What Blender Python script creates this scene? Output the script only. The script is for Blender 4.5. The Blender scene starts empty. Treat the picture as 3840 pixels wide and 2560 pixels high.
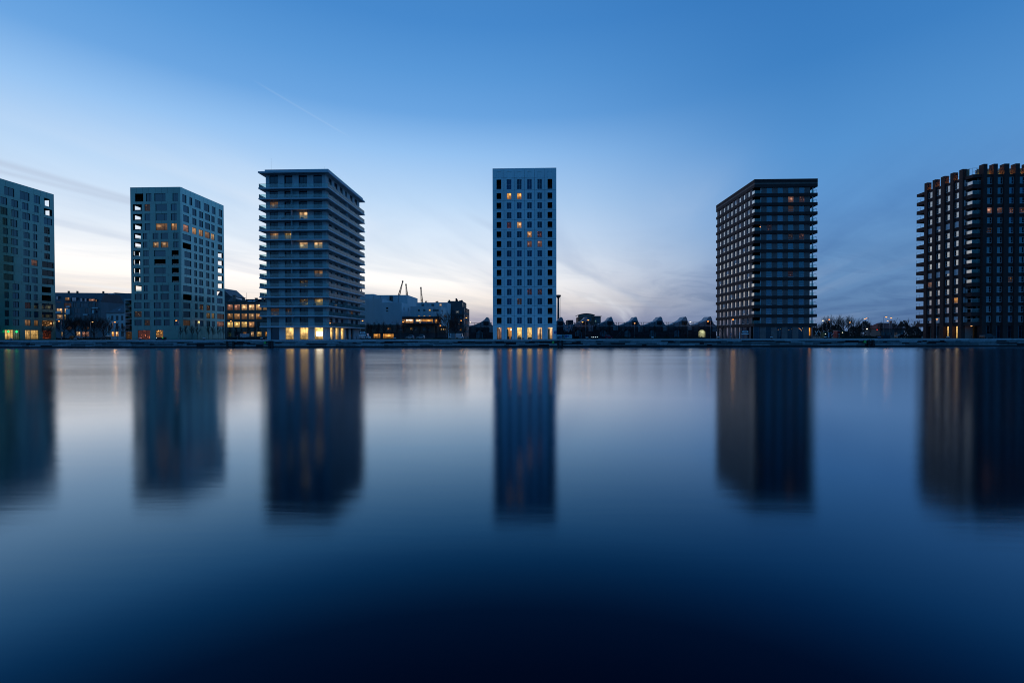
import bpy, math, random
from mathutils import Matrix, Vector
random.seed(7)
sc = bpy.context.scene
COL = sc.collection
R = math.radians

# ------------------------------------------------------------------ camera
CAMZ = 3.45
YAW, PITCH, ROLL = R(1.678), R(-0.69), R(0.12)
cam_d = bpy.data.cameras.new('camera')
cam_d.sensor_width = 36.0
cam_d.lens = 16.0
cam_d.clip_start = 0.1
cam_d.clip_end = 20000
cam = bpy.data.objects.new('camera', cam_d)
COL.objects.link(cam)
cam.location = (0, 0, CAMZ)
cam.rotation_euler = (R(90) + PITCH, ROLL, YAW)
sc.camera = cam
CM = cam.rotation_euler.to_matrix()

# ------------------------------------------------------------------ sky (dusk, the sun is already below the horizon)
SUN_AZ = R(-33)      # where the sun went down: left of the view axis
world = bpy.data.worlds.new('World')
sc.world = world
world.use_nodes = True
wt = world.node_tree
wt.nodes.clear()


class NT:
    """tiny helper for building node trees"""
    def __init__(s, tree):
        s.t = tree

    def n(s, typ, **kw):
        nd = s.t.nodes.new(typ)
        for k, v in kw.items():
            setattr(nd, k, v)
        return nd

    def l(s, a, b):
        s.t.links.new(a, b)

    def put(s, nd, i, v):
        if isinstance(v, bpy.types.NodeSocket):
            s.l(v, nd.inputs[i])
        elif v is not None:
            nd.inputs[i].default_value = v

    def m(s, op, a, b=None, c=None, clamp=False):
        nd = s.n('ShaderNodeMath', operation=op, use_clamp=clamp)
        s.put(nd, 0, a)
        s.put(nd, 1, b)
        s.put(nd, 2, c)
        return nd.outputs[0]

    def vm(s, op, a, b=None):
        nd = s.n('ShaderNodeVectorMath', operation=op)
        s.put(nd, 0, a)
        s.put(nd, 1, b)
        return nd.outputs['Value'] if op in ('DOT_PRODUCT', 'LENGTH') else nd.outputs[0]

    def ramp(s, fac, stops, interp='LINEAR'):
        nd = s.n('ShaderNodeValToRGB')
        cr = nd.color_ramp
        cr.interpolation = interp
        while len(cr.elements) > 1:
            cr.elements.remove(cr.elements[-1])
        for i, (p, c) in enumerate(stops):
            e = cr.elements[0] if i == 0 else cr.elements.new(p)
            e.position = p
            e.color = (c[0], c[1], c[2], 1) if len(c) == 3 else c
        s.put(nd, 0, fac)
        return nd.outputs[0]

    def mix(s, fac, a, b, blend='MIX'):
        nd = s.n('ShaderNodeMix', data_type='RGBA', blend_type=blend)
        s.put(nd, 0, fac)
        s.put(nd, 6, a)
        s.put(nd, 7, b)
        return nd.outputs[2]

    def mr(s, v, a, b, c, d, smooth=True):
        nd = s.n('ShaderNodeMapRange', interpolation_type='SMOOTHSTEP' if smooth else 'LINEAR')
        for i, x in enumerate((v, a, b, c, d)):
            s.put(nd, i, x)
        return nd.outputs[0]

    def noise(s, vec, scale, detail=4, rough=0.5, dist=0.0):
        nd = s.n('ShaderNodeTexNoise')
        if vec is not None:
            s.l(vec, nd.inputs['Vector'])
        nd.inputs['Scale'].default_value = scale
        nd.inputs['Detail'].default_value = detail
        nd.inputs['Roughness'].default_value = rough
        nd.inputs['Distortion'].default_value = dist
        return nd.outputs[0]


def srgb(r, g, b):
    f = lambda c: (c / 255 / 12.92) if c / 255 <= 0.04045 else ((c / 255 + 0.055) / 1.055) ** 2.4
    return (f(r), f(g), f(b))


w = NT(wt)
tc = w.n('ShaderNodeTexCoord')
dirv = tc.outputs['Generated']
sep = w.n('ShaderNodeSeparateXYZ')
w.l(dirv, sep.inputs[0])
dx, dy, dz = sep.outputs
elev = w.m('MULTIPLY', w.m('ARCSINE', dz), 2 / math.pi)           # 0 horizon, 1 zenith
hl = w.m('SQRT', w.m('ADD', w.m('MULTIPLY', dx, dx), w.m('ADD', w.m('MULTIPLY', dy, dy), 1e-6)))
toward = w.m('DIVIDE', w.m('ADD', w.m('MULTIPLY', dx, math.sin(SUN_AZ)), w.m('MULTIPLY', dy, math.cos(SUN_AZ))), hl)
d90 = lambda a: a / 90.0
K = lambda c, k: tuple(x * k for x in c)
glow = w.ramp(elev, [(0.0, srgb(150, 146, 172)), (d90(2), srgb(186, 178, 190)), (d90(4), K(srgb(244, 232, 222), 1.05)),
                     (d90(6.5), K(srgb(252, 247, 242), 1.12)), (d90(11), K(srgb(226, 238, 251), 1.02)), (d90(16), srgb(192, 220, 249)),
                     (d90(21.5), srgb(150, 195, 242)), (d90(25.5), srgb(108, 166, 226)), (d90(29.5), srgb(90, 153, 217)), (d90(34), srgb(72, 138, 206)),
                     (d90(50), srgb(48, 112, 178)), (1.0, srgb(40, 102, 166))])
side = w.ramp(elev, [(0.0, srgb(92, 118, 158)), (d90(3), srgb(96, 131, 174)), (d90(8), srgb(104, 148, 196)),
                     (d90(13), srgb(98, 152, 208)), (d90(19), srgb(84, 146, 208)), (d90(27), srgb(62, 128, 195)),
                     (d90(36), srgb(50, 116, 185)), (1.0, srgb(40, 102, 166))])
east = w.ramp(elev, [(0.0, srgb(44, 100, 152)), (d90(8), srgb(36, 110, 170)), (d90(20), srgb(28, 110, 176)),
                     (d90(45), srgb(28, 106, 172)), (1.0, srgb(40, 102, 166))])
sky = w.mix(w.mr(toward, -0.98, -0.1, 0, 1), east, side)
sky = w.mix(w.mr(toward, 0.40, 0.985, 0, 1), sky, glow)
# thin cirrus: a flat layer seen in perspective, drawn out in streaks
hz = w.m('ADD', w.m('MAXIMUM', dz, 0.0), 0.07)
comb = w.n('ShaderNodeCombineXYZ')
w.l(w.m('DIVIDE', dx, hz), comb.inputs[0])
w.l(w.m('DIVIDE', dy, hz), comb.inputs[1])


def streaks(az, along, scale, detail, rough, dist, off):
    """cirrus drawn out towards one point of the horizon (az degrees right of the view axis)"""
    m1 = w.n('ShaderNodeMapping')
    w.l(comb.outputs[0], m1.inputs[0])
    m1.inputs['Rotation'].default_value = (0, 0, R(az))
    m2 = w.n('ShaderNodeMapping')
    w.l(m1.outputs[0], m2.inputs[0])
    m2.inputs['Location'].default_value = off
    m2.inputs['Scale'].default_value = (1, along, 1)
    return w.noise(m2.outputs[0], scale, detail, rough, dist)


c1 = streaks(14, 0.16, 0.85, 6, 0.50, 0.5, (3.1, 1.7, 0))
c2 = streaks(40, 0.40, 0.50, 6, 0.58, 1.0, (9.3, 4.2, 0))
low = w.m('MULTIPLY', w.mr(elev, d90(8), d90(22), 1, 0), w.mr(elev, 0.0, d90(1.5), 0.4, 1))
dark = w.m('MULTIPLY', w.mr(c1, 0.47, 0.64, 0, 1), low)
sky = w.mix(w.m('MULTIPLY', dark, 0.5), sky, w.mix(1.0, sky, (0.58, 0.64, 0.76, 1), 'MULTIPLY'))
d2 = w.m('MULTIPLY', w.mr(c2, 0.48, 0.68, 0, 1), low)
sky = w.mix(w.m('MULTIPLY', d2, 0.42), sky, w.mix(1.0, sky, (0.60, 0.68, 0.78, 1), 'MULTIPLY'))
c3 = streaks(58, 0.55, 1.5, 7, 0.62, 1.4, (2.3, 7.7, 0))
broken = w.m('MULTIPLY', w.m('MULTIPLY', w.mr(c3, 0.46, 0.62, 0, 1), w.mr(elev, d90(15), d90(5), 0, 1)), w.mr(toward, 0.95, 0.6, 0.15, 1))
sky = w.mix(w.m('MULTIPLY', broken, 0.34), sky, w.mix(1.0, sky, (0.66, 0.72, 0.80, 1), 'MULTIPLY'))
lite = w.m('MULTIPLY', w.mr(c1, 0.46, 0.28, 0, 1), w.m('MULTIPLY', low, w.mr(toward, 0.3, 0.95, 0.05, 0.6)))
sky = w.mix(lite, sky, (0.84, 0.88, 0.94, 1))


def trail(p, q, width, col, strength):
    """an old vapour trail: a soft thin line along a great circle of the sky, between two directions"""
    def d(px, py):
        return (CM @ Vector(((px - 1920) / 1706.667, (1280 - py) / 1706.667, -1.0))).normalized()
    a, b = d(*p), d(*q)
    nrm = a.cross(b).normalized()
    mid = (a + b).normalized()
    across = w.m('ABSOLUTE', w.vm('DOT_PRODUCT', dirv, tuple(nrm)))
    along = w.vm('DOT_PRODUCT', dirv, tuple(mid))
    f = w.m('MULTIPLY', w.mr(across, width, 0.0, 0, 1), w.mr(along, a.dot(mid), 1 - (1 - a.dot(mid)) * .3, 0, 1))
    return w.mix(w.m('MULTIPLY', f, strength), sky, col)


sky = trail((930, 290), (1330, 525), 0.0028, (0.75, 0.85, 0.95, 1), 0.07)
sky = trail((-500, 470), (780, 830), 0.009, (0.42, 0.48, 0.62, 1), 0.38)
sky = trail((-400, 545), (620, 795), 0.006, (0.42, 0.48, 0.62, 1), 0.30)
sky = trail((1700, 780), (2560, 1200), 0.012, (0.30, 0.40, 0.58, 1), 0.22)
sky = w.mix(w.mr(dz, -0.06, 0.0, 1, 0), sky, (0.012, 0.02, 0.035, 1))
bg = w.n('ShaderNodeBackground')
w.l(sky, bg.inputs[0])
bg.inputs[1].default_value = 1.0
wo = w.n('ShaderNodeOutputWorld')
w.l(bg.outputs[0], wo.inputs[0])
world.cycles.sampling_method = 'AUTOMATIC'

# ------------------------------------------------------------------ exposure and renderer
sc.view_settings.view_transform = 'Standard'
sc.view_settings.look = 'None'
sc.view_settings.exposure = 0.0
sc.view_settings.gamma = 1.0
sc.view_settings.use_curve_mapping = False
cy = sc.cycles
cy.use_denoising = True
cy.filter_width = 1.05
cy.max_bounces = 7
cy.diffuse_bounces = 2
cy.glossy_bounces = 4
cy.transmission_bounces = 4
cy.transparent_max_bounces = 12
cy.sample_clamp_indirect = 4.0
cy.caustics_reflective = False
cy.caustics_refractive = False

# ------------------------------------------------------------------ picking points of the place: a photo pixel and a depth give a point
F_PX = 1706.667
G = 2.38            # quay level above the water


def ray(px, py):
    return CM @ Vector(((px - 1920) / F_PX, (1280 - py) / F_PX, -1.0))


def at(px, py, Y):
    d = ray(px, py)
    t = Y / d.y
    return Vector((d.x * t, Y, CAMZ + d.z * t))


def X(px, Y, py=1150):
    return at(px, py, Y).x


def Zp(px, py, Y):
    return at(px, py, Y).z


def Yon(px, Xp, py=1150):
    d = ray(px, py)
    return d.y * Xp / d.x


# ------------------------------------------------------------------ materials
MATS = {}


def newmat(name):
    m = bpy.data.materials.new(name)
    m.use_nodes = True
    m.node_tree.nodes.clear()
    MATS[name] = m
    return m, NT(m.node_tree)


def out(nt, sh):
    o = nt.n('ShaderNodeOutputMaterial')
    nt.l(sh, o.inputs[0])


def principled(nt, col, rough=0.7, spec=0.5, metal=0.0, ior=1.5, sheen=0.0):
    b = nt.n('ShaderNodeBsdfPrincipled')
    nt.put(b, 'Base Color', col if isinstance(col, bpy.types.NodeSocket) else (*col[:3], 1))
    nt.put(b, 'Roughness', rough)
    b.inputs['Metallic'].default_value = metal
    b.inputs['IOR'].default_value = ior
    b.inputs['Specular IOR Level'].default_value = spec
    return b


def rough_mat(name, col, var=0.25, scale=0.6, rough=0.75, spec=0.4, fine=9.0, bump=0.0, streak=False, objvar=0.0, metal=0.0, ior=1.5, sheen=0.0):
    """weathered matt surface: large soft stains, fine grain, optional rain streaks, optional tone per piece"""
    m, nt = newmat(name)
    g = nt.n('ShaderNodeNewGeometry')
    mp = nt.n('ShaderNodeMapping')
    nt.l(g.outputs['Position'], mp.inputs[0])
    if streak:
        mp.inputs['Scale'].default_value = (1, 1, 0.22)
    a = nt.noise(mp.outputs[0], scale, 5, 0.6)
    b = nt.noise(g.outputs['Position'], fine, 3, 0.6)
    v = nt.m('ADD', nt.m('MULTIPLY', a, 0.65), nt.m('MULTIPLY', b, 0.35))
    f = nt.mr(v, 0.3, 0.7, 1 - var, 1 + var, False)
    if objvar:
        oi = nt.n('ShaderNodeObjectInfo')
        f = nt.m('MULTIPLY', f, nt.mr(oi.outputs['Random'], 0, 1, 1 - objvar, 1 + objvar, False))
    cn = nt.n('ShaderNodeCombineXYZ')
    for i in range(3):
        nt.l(f, cn.inputs[i])
    c = nt.mix(1.0, (*col, 1), cn.outputs[0], 'MULTIPLY')
    p = principled(nt, c, rough, spec, metal, ior)
    if bump:
        bp = nt.n('ShaderNodeBump')
        bp.inputs['Strength'].default_value = bump
        bp.inputs['Distance'].default_value = 0.02
        nt.l(b, bp.inputs['Height'])
        nt.l(bp.outputs[0], p.inputs['Normal'])
    if sheen:
        # glazed cladding: hardly mirrors when seen square on, strongly when seen at a slant
        lw = nt.n('ShaderNodeLayerWeight')
        gl = nt.n('ShaderNodeBsdfGlossy')
        gl.inputs['Roughness'].default_value = 0.12
        gl.inputs['Color'].default_value = (0.62, 1.0, 0.97, 1)
        mx = nt.n('ShaderNodeMixShader')
        nt.l(nt.mr(lw.outputs['Facing'], 0.17, 0.45, sheen * .15, sheen), mx.inputs[0])
        nt.l(p.outputs[0], mx.inputs[1])
        nt.l(gl.outputs[0], mx.inputs[2])
        out(nt, mx.outputs[0])
        return m
    out(nt, p.outputs[0])
    return m


def pane_mat(name, tint, ior=1.9, objvar=0.6, rough=0.03):
    """dark window glass; a few panes have drawn curtains or blinds behind them"""
    m, nt = newmat(name)
    oi = nt.n('ShaderNodeObjectInfo')
    rnd = oi.outputs['Random']
    c = nt.ramp(rnd, [(0.0, tuple(x * 0.5 for x in tint)), (0.5, tint), (0.74, tuple(x * 1.5 for x in tint)),
                      (0.80, tuple(x * (1 + 5 * objvar) for x in tint)), (1.0, tuple(x * (1 + 9 * objvar) for x in tint))])
    p = principled(nt, c, rough, 0.5, 0.0, ior)
    p.inputs['Specular Tint'].default_value = (0.45, 0.85, 1.0, 1)
    g = nt.n('ShaderNodeNewGeometry')
    bp = nt.n('ShaderNodeBump')
    bp.inputs['Strength'].default_value = 0.06
    bp.inputs['Distance'].default_value = 0.05
    nt.l(nt.noise(g.outputs['Position'], 0.9, 2), bp.inputs['Height'])
    nt.l(bp.outputs[0], p.inputs['Normal'])
    out(nt, p.outputs[0])
    return m


def mirror_pane(name, tint, fac):
    """coated glass: a partly mirroring coat over a dark room"""
    m, nt = newmat(name)
    oi = nt.n('ShaderNodeObjectInfo')
    df = nt.n('ShaderNodeBsdfDiffuse')
    c = nt.ramp(oi.outputs['Random'], [(0.0, tint), (0.7, tint), (0.78, tuple(x * 4 for x in tint)), (1.0, tuple(x * 8 for x in tint))])
    nt.l(c, df.inputs[0])
    gl = nt.n('ShaderNodeBsdfGlossy')
    gl.inputs['Color'].default_value = (0.86, 0.93, 1.0, 1)
    gl.inputs['Roughness'].default_value = 0.06
    fr = nt.n('ShaderNodeFresnel')
    fr.inputs[0].default_value = 1.5
    mx = nt.n('ShaderNodeMixShader')
    nt.l(nt.m('ADD', nt.m('MULTIPLY', fr.outputs[0], 1.2), fac, clamp=True), mx.inputs[0])
    nt.l(df.outputs[0], mx.inputs[1])
    nt.l(gl.outputs[0], mx.inputs[2])
    out(nt, mx.outputs[0])


def lit_mat(name, lamp=1.0, gain=1.0):
    """a lit room behind glass: warm walls, lamp blob and downward fade painted into the glow; colour comes from the object"""
    m, nt = newmat(name)
    oi = nt.n('ShaderNodeObjectInfo')
    tcn = nt.n('ShaderNodeTexCoord')
    gen = tcn.outputs['Generated']
    rv = nt.n('ShaderNodeCombineXYZ')
    for i, k in enumerate((13.0, 7.0, 29.0)):
        nt.l(nt.m('MULTIPLY', oi.outputs['Random'], k), rv.inputs[i])
    vec = nt.vm('ADD', gen, rv.outputs[0])
    n1 = nt.noise(vec, 2.2, 3, 0.6)
    s = nt.n('ShaderNodeSeparateXYZ')
    nt.l(gen, s.inputs[0])
    up = nt.mr(s.outputs[2], 0.0, 0.75, 0.35, 1.0)  # room light painted to fade towards the bottom of the pane
    rx = nt.m('ADD', nt.m('MULTIPLY', nt.m('FRACT', nt.m('MULTIPLY', oi.outputs['Random'], 37.0)), 0.6), 0.2)
    rz = nt.m('ADD', nt.m('MULTIPLY', nt.m('FRACT', nt.m('MULTIPLY', oi.outputs['Random'], 91.0)), 0.3), 0.55)
    hx = nt.m('MAXIMUM', nt.m('MINIMUM', s.outputs[0], 1.0), 0.0)
    d = nt.m('SQRT', nt.m('ADD', nt.m('POWER', nt.m('ABSOLUTE', nt.m('SUBTRACT', hx, rx)), 2.0),
                          nt.m('POWER', nt.m('ABSOLUTE', nt.m('SUBTRACT', s.outputs[2], rz)), 2.0)))
    lampf = nt.m('MULTIPLY', nt.mr(d, 0.28, 0.02, 0, 1), 1.6 * lamp)
    st = nt.m('ADD', nt.m('MULTIPLY', up, nt.mr(n1, 0.3, 0.7, 0.35, 1.15)), lampf)
    em = nt.n('ShaderNodeEmission')
    nt.l(oi.outputs['Color'], em.inputs[0])
    nt.l(nt.m('MULTIPLY', st, nt.m('MULTIPLY', oi.outputs['Alpha'], gain)), em.inputs[1])
    gl = nt.n('ShaderNodeBsdfGlossy')
    gl.inputs['Roughness'].default_value = 0.04
    fr = nt.n('ShaderNodeFresnel')
    fr.inputs[0].default_value = 1.5
    mx = nt.n('ShaderNodeMixShader')
    nt.l(fr.outputs[0], mx.inputs[0])
    nt.l(em.outputs[0], mx.inputs[1])
    nt.l(gl.outputs[0], mx.inputs[2])
    out(nt, mx.outputs[0])
    return m


def spots_mat(name):
    """an unlit room with a few small lamps or fairy lights in it"""
    m, nt = newmat(name)
    oi = nt.n('ShaderNodeObjectInfo')
    tcn = nt.n('ShaderNodeTexCoord')
    vo = nt.n('ShaderNodeTexVoronoi')
    vo.inputs['Scale'].default_value = 2.1
    rv = nt.n('ShaderNodeCombineXYZ')
    for i, k in enumerate((13.0, 7.0, 29.0)):
        nt.l(nt.m('MULTIPLY', oi.outputs['Random'], k), rv.inputs[i])
    nt.l(nt.vm('ADD', tcn.outputs['Object'], rv.outputs[0]), vo.inputs['Vector'])
    dot = nt.mr(vo.outputs['Distance'], 0.34, 0.10, 0.0, 1.0)
    sepc = nt.n('ShaderNodeSeparateColor')
    nt.l(vo.outputs['Color'], sepc.inputs[0])
    dot = nt.m('MULTIPLY', dot, nt.mr(sepc.outputs[0], 0.45, 0.8, 0.0, 1.0))
    em = nt.n('ShaderNodeEmission')
    nt.l(oi.outputs['Color'], em.inputs[0])
    nt.l(nt.m('MULTIPLY', nt.m('ADD', nt.m('MULTIPLY', dot, 9.0), 0.35), oi.outputs['Alpha']), em.inputs[1])
    gl = nt.n('ShaderNodeBsdfGlossy')
    gl.inputs['Roughness'].default_value = 0.05
    fr = nt.n('ShaderNodeFresnel')
    fr.inputs[0].default_value = 1.6
    mx = nt.n('ShaderNodeMixShader')
    nt.l(fr.outputs[0], mx.inputs[0])
    nt.l(em.outputs[0], mx.inputs[1])
    nt.l(gl.outputs[0], mx.inputs[2])
    out(nt, mx.outputs[0])


def emit_mat(name, col, st):
    m, nt = newmat(name)
    em = nt.n('ShaderNodeEmission')
    em.inputs[0].default_value = (*col, 1)
    em.inputs[1].default_value = st
    out(nt, em.outputs[0])
    return m


def glass_mat(name, tint, cover, ior=1.5, haze=0.0, hazecol=(0.5, 0.7, 0.7)):
    """thin sheet of glass: mostly see-through, tinted, mirror-like at a slant"""
    m, nt = newmat(name)
    tr = nt.n('ShaderNodeBsdfTransparent')
    tr.inputs[0].default_value = (*tint, 1)
    gl = nt.n('ShaderNodeBsdfGlossy')
    gl.inputs['Roughness'].default_value = 0.02
    fr = nt.n('ShaderNodeFresnel')
    fr.inputs[0].default_value = ior
    fac = nt.m('ADD', nt.m('MULTIPLY', fr.outputs[0], 1.0), cover, clamp=True)
    mx = nt.n('ShaderNodeMixShader')
    nt.l(fac, mx.inputs[0])
    nt.l(tr.outputs[0], mx.inputs[1])
    nt.l(gl.outputs[0], mx.inputs[2])
    sh = mx.outputs[0]
    if haze:
        df = nt.n('ShaderNodeBsdfDiffuse')
        df.inputs[0].default_value = (*hazecol, 1)
        m2 = nt.n('ShaderNodeMixShader')
        m2.inputs[0].default_value = haze
        nt.l(sh, m2.inputs[1])
        nt.l(df.outputs[0], m2.inputs[2])
        sh = m2.outputs[0]
    out(nt, sh)
    return m


rough_mat('teal_panel', (0.022, 0.25, 0.205), 0.18, 0.35, 0.3, 0.6, 14.0, objvar=0.10, sheen=0.30)
rough_mat('teal_core', (0.03, 0.05, 0.06), 0.2)
rough_mat('pale_concrete', (0.46, 0.54, 0.57), 0.14, 0.3, 0.7, 0.3, 7.0, streak=True)
rough_mat('slab_concrete', (0.56, 0.60, 0.64), 0.14, 0.3, 0.65, 0.3, 7.0)
rough_mat('white_concrete', (0.70, 0.82, 0.84), 0.15, 0.25, 0.7, 0.3, 6.0, streak=True, objvar=0.07)
rough_mat('joint_dark', (0.06, 0.06, 0.065), 0.2)
rough_mat('brick_brown', (0.235, 0.168, 0.158), 0.28, 0.8, 0.85, 0.2, 5.5)
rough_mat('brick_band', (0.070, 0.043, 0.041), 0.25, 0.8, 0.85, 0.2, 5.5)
rough_mat('brick_plum', (0.072, 0.042, 0.039), 0.28, 0.8, 0.85, 0.2, 5.5)
rough_mat('brick_stripe', (0.20, 0.15, 0.135), 0.2, 0.8, 0.85, 0.2, 5.5)
rough_mat('white_render', (0.56, 0.67, 0.71), 0.12, 0.3, 0.8, 0.3, 4.0, streak=True)
rough_mat('grey_render', (0.17, 0.19, 0.21), 0.18, 0.3, 0.8, 0.3, 4.0, streak=True)
rough_mat('dark_render', (0.10, 0.11, 0.12), 0.25, 0.4, 0.8, 0.3, 4.0, streak=True)
rough_mat('brown_render', (0.20, 0.15, 0.125), 0.2, 0.4, 0.8, 0.3, 4.0)
rough_mat('brick_red', (0.22, 0.11, 0.08), 0.3, 0.7, 0.85, 0.2, 6.0)
rough_mat('brick_grey', (0.27, 0.22, 0.20), 0.2, 0.7, 0.85, 0.2, 6.0)
rough_mat('slate', (0.055, 0.06, 0.075), 0.25, 0.5, 0.5, 0.5, 5.0)
rough_mat('zinc', (0.20, 0.22, 0.25), 0.2, 0.5, 0.45, 0.5, 3.0)
rough_mat('roof_red', (0.20, 0.06, 0.05), 0.3, 0.7, 0.8, 0.2, 7.0)
rough_mat('tarp', (0.27, 0.30, 0.34), 0.25, 0.7, 0.6, 0.4, 3.0)
rough_mat('shed_dark', (0.045, 0.047, 0.055), 0.35, 0.5, 0.8, 0.3, 3.0)
rough_mat('dark_metal', (0.03, 0.032, 0.036), 0.2, 1.0, 0.5, 0.5, 6.0)
rough_mat('grey_metal', (0.22, 0.23, 0.25), 0.15, 1.0, 0.45, 0.5, 6.0)
rough_mat('white_metal', (0.62, 0.63, 0.65), 0.08, 1.0, 0.5, 0.4, 6.0)
rough_mat('white_paint', (0.72, 0.73, 0.75), 0.08, 1.0, 0.6, 0.4, 6.0)
rough_mat('frame_dark', (0.025, 0.027, 0.03), 0.15, 1.0, 0.5, 0.4, 6.0)
rough_mat('frame_grey', (0.16, 0.18, 0.21), 0.12, 1.0, 0.5, 0.4, 6.0)
rough_mat('frame_pale', (0.36, 0.46, 0.52), 0.1, 1.0, 0.5, 0.4, 6.0)
rough_mat('rust', (0.17, 0.05, 0.035), 0.3, 0.8, 0.8, 0.2, 6.0)
rough_mat('bark', (0.045, 0.038, 0.034), 0.3, 1.5, 0.9, 0.2, 9.0)
rough_mat('hedge', (0.028, 0.045, 0.022), 0.4, 1.2, 0.9, 0.1, 9.0)
rough_mat('grass', (0.045, 0.075, 0.028), 0.35, 0.8, 0.9, 0.1, 9.0)
rough_mat('asphalt', (0.05, 0.05, 0.053), 0.2, 0.4, 0.85, 0.3, 9.0)
rough_mat('paving', (0.38, 0.37, 0.37), 0.2, 0.5, 0.75, 0.35, 5.0)
rough_mat('soil', (0.06, 0.06, 0.05), 0.25, 0.3, 0.9, 0.2, 5.0)
rough_mat('coping', (0.46, 0.49, 0.51), 0.22, 0.9, 0.7, 0.4, 6.0, objvar=0.14)
rough_mat('quay_stone', (0.24, 0.28, 0.30), 0.45, 1.1, 0.75, 0.4, 6.0, objvar=0.6)
rough_mat('quay_backing', (0.02, 0.021, 0.023), 0.3, 1.0, 0.8, 0.3, 5.0)
rough_mat('wet_timber', (0.012, 0.012, 0.012), 0.3, 1.0, 0.6, 0.4, 5.0)
rough_mat('car_dark', (0.02, 0.022, 0.027), 0.05, 1.0, 0.25, 0.6, 5.0)
rough_mat('car_silver', (0.34, 0.35, 0.37), 0.05, 1.0, 0.28, 0.6, 5.0)
rough_mat('car_white', (0.66, 0.67, 0.68), 0.05, 1.0, 0.3, 0.6, 5.0)
rough_mat('rubber', (0.012, 0.012, 0.013), 0.1, 1.0, 0.9, 0.2, 5.0)
rough_mat('sign_blue', (0.012, 0.05, 0.32), 0.06, 1.0, 0.5, 0.4, 5.0)
rough_mat('sign_red', (0.35, 0.02, 0.03), 0.06, 1.0, 0.5, 0.4, 5.0)
rough_mat('sign_black', (0.008, 0.008, 0.012), 0.06, 1.0, 0.5, 0.4, 5.0)
rough_mat('box_green', (0.015, 0.10, 0.06), 0.2, 1.0, 0.6, 0.4, 5.0)
rough_mat('box_red', (0.28, 0.015, 0.03), 0.2, 1.0, 0.6, 0.4, 5.0)
rough_mat('box_blue', (0.06, 0.16, 0.34), 0.2, 1.0, 0.6, 0.4, 5.0)
rough_mat('curtain', (0.55, 0.45, 0.30), 0.1, 1.0, 0.9, 0.1, 5.0)
rough_mat('room_wall', (0.75, 0.62, 0.42), 0.06, 1.0, 0.9, 0.1, 5.0)
rough_mat('wood', (0.42, 0.22, 0.08), 0.15, 1.0, 0.6, 0.3, 5.0)
pane_mat('pane_teal', (0.003, 0.022, 0.036), 2.0, 0.2)
pane_mat('pane_t3', (0.006, 0.010, 0.020), 1.7, 0.15)
pane_mat('pane_t4', (0.003, 0.010, 0.040), 1.65, 0.2)
mirror_pane('pane_coated', (0.006, 0.010, 0.02), 0.17)
mirror_pane('pane_bright', (0.02, 0.028, 0.035), 0.30)  # brighter copy of the coated pane, lifts panes that catch the sky glow
pane_mat('pane_far', (0.010, 0.013, 0.020), 1.9, 0.4)
lit_mat('lit_room', 1.3, 0.95)
lit_mat('lit_even', 0.3, 1.7)
spots_mat('lit_spots')
glass_mat('balustrade_glass', (0.78, 0.94, 0.92), 0.01, 1.5, 0.09, (0.60, 0.92, 0.92))
glass_mat('clear_glass', (0.82, 0.92, 0.90), 0.02, 1.5)
emit_mat('sodium', (1.0, 0.33, 0.06), 4.0)
emit_mat('sodium_soft', (1.0, 0.46, 0.16), 2.4)
emit_mat('lamp_white', (1.0, 0.90, 0.66), 3.0)
emit_mat('room_light', (1.0, 0.50, 0.14), 38.0)
emit_mat('green_cross', (0.02, 1.0, 0.22), 1.6)
emit_mat('green_marker', (0.02, 0.55, 0.30), 0.10)
emit_mat('red_lamp', (1.0, 0.04, 0.03), 1.2)
emit_mat('tail_red', (1.0, 0.08, 0.03), 2.0)
emit_mat('marker_white', (0.8, 0.95, 1.0), 3.0)

# still water after a long exposure: tiny ripples averaged into a soft, upright smear
mw, nt = newmat('water')
geo = nt.n('ShaderNodeNewGeometry')
mp = nt.n('ShaderNodeMapping')
nt.l(geo.outputs['Position'], mp.inputs[0])
mp.inputs['Scale'].default_value = (0.03, 0.16, 1)
wn = nt.noise(mp.outputs[0], 1.0, 5, 0.6, 0.6)
gls = nt.n('ShaderNodeBsdfGlossy', distribution='BECKMANN')
gls.inputs['Color'].default_value = (0.76, 0.92, 1.0, 1)
sepw = nt.n('ShaderNodeSeparateXYZ')
nt.l(geo.outputs['Position'], sepw.inputs[0])
# sheltered and calm at the near side, ruffled by the wind further out
far_r = nt.m('ADD', nt.mr(sepw.outputs[1], 6, 30, 0.115, 0.17), nt.mr(sepw.outputs[1], 25, 75, 0.0, 0.065))
nt.l(nt.m('MULTIPLY', far_r, nt.mr(wn, 0.30, 0.72, 0.93, 1.08)), gls.inputs['Roughness'])
mp2 = nt.n('ShaderNodeMapping')
nt.l(geo.outputs['Position'], mp2.inputs[0])
mp2.inputs['Scale'].default_value = (0.22, 1.3, 1)
bmp = nt.n('ShaderNodeBump')
bmp.inputs['Strength'].default_value = 0.006
bmp.inputs['Distance'].default_value = 0.5
nt.l(nt.noise(mp2.outputs[0], 1.0, 3, 0.5, 0.3), bmp.inputs['Height'])
nt.l(bmp.outputs[0], gls.inputs['Normal'])
deep = nt.n('ShaderNodeBsdfDiffuse')
deep.inputs[0].default_value = (0.0004, 0.002, 0.005, 1)
frw = nt.n('ShaderNodeFresnel')
frw.inputs[0].default_value = 1.33
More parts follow.
